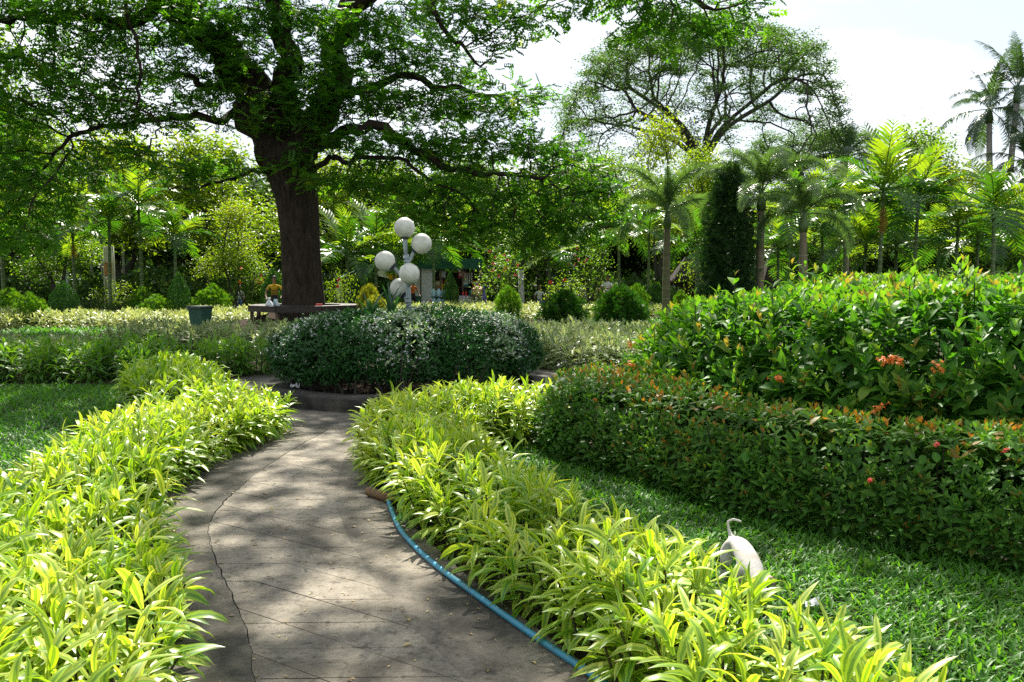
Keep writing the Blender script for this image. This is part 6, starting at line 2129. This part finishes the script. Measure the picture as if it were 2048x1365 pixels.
def skin_body(verts, edges, mats, root=0, sub=2):
    """verts: (x, y, z, r); edges: (a, b, material index); one continuous skinned mesh"""
    me = bpy.data.meshes.new('body')
    me.from_pydata([v[:3] for v in verts], [e[:2] for e in edges], [])
    ob = bpy.data.objects.new('tmp', me); col.objects.link(ob)
    md = ob.modifiers.new('s', 'SKIN'); md.use_smooth_shade = True; md.branch_smoothing = .6
    sl = me.skin_vertices[0].data
    for i, v in enumerate(verts):
        r = v[3]
        sl[i].radius = r if isinstance(r, tuple) else (r, r)
        sl[i].use_root = i == root
    ob.modifiers.new('d', 'SUBSURF').levels = sub
    dg = bpy.context.evaluated_depsgraph_get()
    out = bpy.data.meshes.new_from_object(ob.evaluated_get(dg))
    bpy.data.objects.remove(ob)
    n = len(out.polygons)
    c = np.empty(n * 3, np.float32); out.polygons.foreach_get('center', c); c = c.reshape(-1, 3)
    best = np.full(n, 1e9); idx = np.zeros(n, int)
    for a, b, m in edges:
        A, B = np.array(verts[a][:3]), np.array(verts[b][:3])
        t = np.clip(((c - A) @ (B - A)) / ((B - A) @ (B - A) + 1e-9), 0, 1)
        rr = lambda q: np.mean(q) if isinstance(q, tuple) else q
        R_ = rr(verts[a][3]) * (1 - t) + rr(verts[b][3]) * t
        d = np.linalg.norm(c - (A + t[:, None] * (B - A)), axis=1) / R_
        u = d < best; best[u] = d[u]; idx[u] = m
    out.materials.clear()
    for m in mats: out.materials.append(m)
    out.polygons.foreach_set('material_index', idx.astype(np.int32))
    return out


def person(label, loc, facing, shirt, trousers, height=1.62, pose='stand', long_hair=False, la=(-.25, .1), ra=(.25, .1), sleeves=True, group=None):
    s = height / 1.70
    if pose == 'sit':
        hip, kn, an = .50, .48, .06
        legs = [(.10, -.42, kn), (.10, -.44, an), (.10, -.56, .03)]
    elif pose == 'walk':
        hip = .92
        legs = None
    else:
        hip = .92
        legs = [(.10, -.01, .50), (.10, .02, .08), (.10, -.13, .03)]
    V = [(0, 0, hip, (.155, .115)), (0, 0, hip + .16, (.135, .10)), (0, .0, hip + .34, (.16, .11)), (0, .0, hip + .48, (.135, .09)), (0, -.005, hip + .57, .052), (0, -.02, hip + .645, (.062, .07)), (0, -.02, hip + .73, (.076, .092)), (0, -.015, hip + .80, (.06, .075))]
    E = [(0, 1, 2), (1, 2, 1), (2, 3, 1), (3, 4, 0), (4, 5, 0), (5, 6, 0), (6, 7, 0)]
    for sg in (-1, 1):
        i = len(V)
        if pose == 'walk':
            f = .22 * sg
            L = [(.09, -f * .6, hip - .42), (.09, -f + .05, .09), (.09, -f - .09, .035)]
        else: L = legs
        V += [(sg * .095, 0, hip - .05, .095)] + [(sg * x, y, z, r) for (x, y, z), r in zip(L, (.065, .045, .04))]
        E += [(0, i, 2), (i, i + 1, 2), (i + 1, i + 2, 2), (i + 2, i + 3, 0)]
        fw, ot = (la if sg < 0 else ra)
        i = len(V)
        sh = np.array([sg * .19, 0, hip + .47]); el = sh + [sg * ot * .6, -fw * .4, -.27 + abs(fw) * .1]; wr = el + [-sg * ot * .2, -fw * .75 - .03, -.22 + abs(fw) * .32]
        hd = wr + nrm(wr - el) * .10
        V += [(*sh, .052), (*(sh * .45 + el * .55), .046), (*el, .038), (*wr, .028), (*hd, (.032, .018))]
        E += [(3, i, 1), (i, i + 1, 1), (i + 1, i + 2, 1 if sleeves == 'long' else 0), (i + 2, i + 3, 0), (i + 3, i + 4, 0)]
        # fingers and thumb
        ax = nrm(wr - el)
        sd = nrm(np.cross(ax, [0, 1, .2]))
        for q, (o_, ln_) in enumerate(((-.022, .062), (-.007, .075), (.008, .070), (.022, .055))):
            j = len(V)
            f0 = hd + sd * o_ + ax * .02
            V += [(*f0, .009), (*(f0 + ax * ln_ * .5), .008), (*(f0 + ax * ln_ + np.array([0, -.015, 0])), .006)]
            E += [(i + 4, j, 0), (j, j + 1, 0), (j + 1, j + 2, 0)]
        j = len(V)
        t0 = wr + ax * .04 - sd * .025
        V += [(*t0, .011), (*(t0 - sd * .025 + ax * .045), .008)]
        E += [(i + 3, j, 0), (j, j + 1, 0)]
    me = skin_body(V, E, [M['skin'], shirt, trousers])
    r = empty('person', tuple(loc), facing)
    r.scale = (s, s, s)
    tag(r, label, 'person', group)
    link('body', me, r)
    hz = hip + .75
    g = Geo(); sphere(g, (0, .012, hz + .03), .098, 16, 10, sq=(.92, 1.05, .95))
    V_ = g.v[0]; face = (V_[:, 1] < -.035) & (V_[:, 2] < hz + .055); V_[face, 1] = -.035 + (V_[face, 1] + .035) * .15
    V_ += .004 * rng.normal(size=V_.shape)
    if long_hair: tube(g, [(0, .08, hz), (0, .11, hz - .18), (0, .11, hz - .36)], [.07, .065, .03], 10)
    g.obj('hair', M['hair'], r)
    g = Geo()
    g.add([(-.013, -.105, hz - .045), (.013, -.105, hz - .045), (0, -.128, hz - .05), (0, -.10, hz + .005)], np.array([(0, 1, 2), (1, 3, 2), (3, 0, 2), (0, 3, 1)]))
    g.obj('nose', M['skin'], r)
    for sg in (-1, 1):
        g = Geo(); sphere(g, (sg * .03, -.098, hz - .008), .011, 8, 6, sq=(1.2, .6, .8)); g.obj('eye', M['hair'], r)
        g = Geo(); sphere(g, (sg * .078, -.005, hz - .02), .022, 8, 6, sq=(.4, .8, 1.3)); g.obj('ear', M['skin'], r)
    g = Geo(); box_geo(g, (0, -.102, hz - .075), (.045, .008, .01)); g.obj('mouth', M['cl_red2'], r)
    return r


def pxy(px, Y, z=0): 
    p = at(px, 600, Y); p[2] = z
    return p


yp = person("man in a yellow shirt with dark stripes standing at the bench behind the white bags", pxy(549, 32.6), .15, M['cl_yel'], M['cl_blk'], 1.62, 'stand', la=(.25, .2), ra=(.3, .35))
g = Geo()
for z in (1.24, 1.17, 1.10):
    box_geo(g, (0, -.118, z), (.22, .012, .028))
g.obj('shirt_print', M['cl_blk'], yp, False)
person("woman in a purple top and blue skirt walking past the stall", pxy(968, 40.2), -PI / 2, M['cl_pur'], M['cl_pur'], 1.55, 'walk', True, (.3, .05), (.2, .05))
person("seller in an orange shirt half hidden behind the lamp pole", pxy(826, 41.5), .6, M['cl_ora'], M['cl_blk'], 1.45)
person("seller in a yellow top reaching inside the stall", pxy(884, 44), -1.2, M['cl_yel'], M['cl_blk'], 1.55, la=(.6, .1), ra=(.7, .1))
person("person in a white top and grey trousers walking beyond the left dark thuja", pxy(1170, 41), -1.5, M['cl_w'], M['cl_gry'], 1.50, 'walk')
person("man in a white and black top bending his arm to the small children", pxy(1216, 40), -.5, M['cl_w'], M['cl_blk'], 1.66, la=(.5, .2), ra=(.7, .1))
person("small child in a pale yellow top in front of the man in white", pxy(1214, 38.8), -.2, M['cl_tan'], M['cl_tan'], .98)
person("small child in a red top beside the man in white", pxy(1223, 39), .6, M['cl_red2'], M['cl_red2'], .98, ra=(.4, .4))
person("seated person in white behind the teal seat, in the shade", pxy(1079, 43), .3, M['cl_w'], M['cl_blu'], 1.6, 'sit')
person("dark-clothed person sitting in the shade right of the folded parasol", pxy(692, 42), -.8, M['cl_blu'], M['cl_blk'], 1.6, 'sit')
person("person in a white top sitting far back left of the bench", pxy(480, 45), .2, M['cl_w'], M['cl_blu'], 1.55, 'sit')


def stool(label, p, material):
    r = empty('seat', tuple(p)); tag(r, label, 'seat')
    g = Geo(); box_geo(g, (0, 0, .41), (.5, .45, .05)); g.obj('seat_top', M[material], r, False)
    for sx in (-.2, .2):
        for sy in (-.17, .17):
            g = Geo(); tube(g, [(sx, sy, 0), (sx * .95, sy * .95, .40)], .022, 6); g.obj('leg', M[material], r)


stool("teal plastic seat under the seated person in white", pxy(1079, 43.05), 'teal')
stool("dark seat under the dark-clothed person in the shade", pxy(692, 42.05), 'hutwood')
stool("dark seat under the person left of the bench", pxy(480, 45.05), 'hutwood')

# ------------------------------------------------------------------ the white puppy nosing in the grass
M['fur'] = plain("short_white_fur", (0.58, 0.56, 0.52), (0.46, 0.40, 0.34), 11, .85, .35, 220, spec=.15, lo=.5, hi=.75)
M['ear_skin'] = plain("pinkish_ear", (0.40, 0.29, 0.25), (0.33, 0.23, 0.20), 20, .8)
S = .98
V = [(0, .20, .185, (.058, .062)),      # 0 rump
     (0, .10, .204, (.058, .064)),      # 1 loin
     (0, 0, .194, (.072, .074)),        # 2 ribs
     (0, -.09, .165, (.066, .070)),     # 3 shoulders
     (0, -.145, .125, (.048, .048)),    # 4 neck
     (0, -.185, .092, (.053, .050)),    # 5 skull
     (0, -.215, .062, (.030, .030)),    # 6 muzzle root
     (0, -.235, .030, (.020, .020))]    # 7 nose
E = [(i, i + 1, 0) for i in range(7)]
for sg in (-1, 1):
    i = len(V)   # hind leg: hip, knee forward, hock back, paw
    V += [(sg * .046, .19, .15, .044), (sg * .054, .155, .105, .033), (sg * .054, .215, .062, .018), (sg * .054, .205, .018, .016), (sg * .048, .175, .010, .015)]
    E += [(0, i, 0), (i, i + 1, 0), (i + 1, i + 2, 0), (i + 2, i + 3, 0), (i + 3, i + 4, 0)]
    i = len(V)   # front leg: shoulder, elbow, wrist, paw
    V += [(sg * .045, -.075, .13, .030), (sg * .05, -.055, .085, .021), (sg * .05, -.07, .04, .015), (sg * .05, -.075, .014, .014), (sg * .05, -.10, .010, .015)]
    E += [(3, i, 0), (i, i + 1, 0), (i + 1, i + 2, 0), (i + 2, i + 3, 0), (i + 3, i + 4, 0)]
i = len(V)       # tail: up and curling over
V += [(-.004, .242, .212, .013), (-.012, .268, .250, .008), (-.018, .265, .288, .0065), (.006, .245, .306, .006), (.045, .225, .298, .005)]
E += [(0, i, 0)] + [(i + k, i + k + 1, 0) for k in range(4)]
me = skin_body(V, E, [M['fur']], 0, 2)
dp = gnd(1491, 1190)
dog = empty('puppy', (dp[0], dp[1], .012), .06)
dog.scale = (1.03, 1.0, 1.05)
tag(dog, "small white short-haired puppy sniffing the grass behind the striped hedge, tail curled up", 'dog')
link('body', me, dog)
for sg in (-1, 1):
    g = Geo()
    Vv = np.array([(0, 0, 0), (.030, .006, .010), (.062, -.004, -.004), (.056, -.022, -.030), (.022, -.020, -.026), (.034, -.010, -.006)])
    Vv = np.concatenate([Vv, Vv + [0, .004, .005]])
    Vv[:, 0] *= sg
    ring_ = [0, 1, 2, 3, 4]
    F3 = [(a, b, 5) for a, b in zip(ring_, ring_[1:] + ring_[:1])] + [(b + 6, a + 6, 11) for a, b in zip(ring_, ring_[1:] + ring_[:1])]
    F4 = [(a, a + 6, b + 6, b) for a, b in zip(ring_, ring_[1:] + ring_[:1])]
    g.add(Vv, [np.array(F3), np.array(F4)])
    g.obj('ear', M['ear_skin'], dog).location = (sg * .030, -.172, .128)
    g = Geo(); sphere(g, (sg * .022, -.222, .085), .006, 8, 6); g.obj('eye', M['hair'], dog)
g = Geo(); sphere(g, (0, -.252, .024), .010, 10, 8); g.obj('nose', M['hair'], dog)
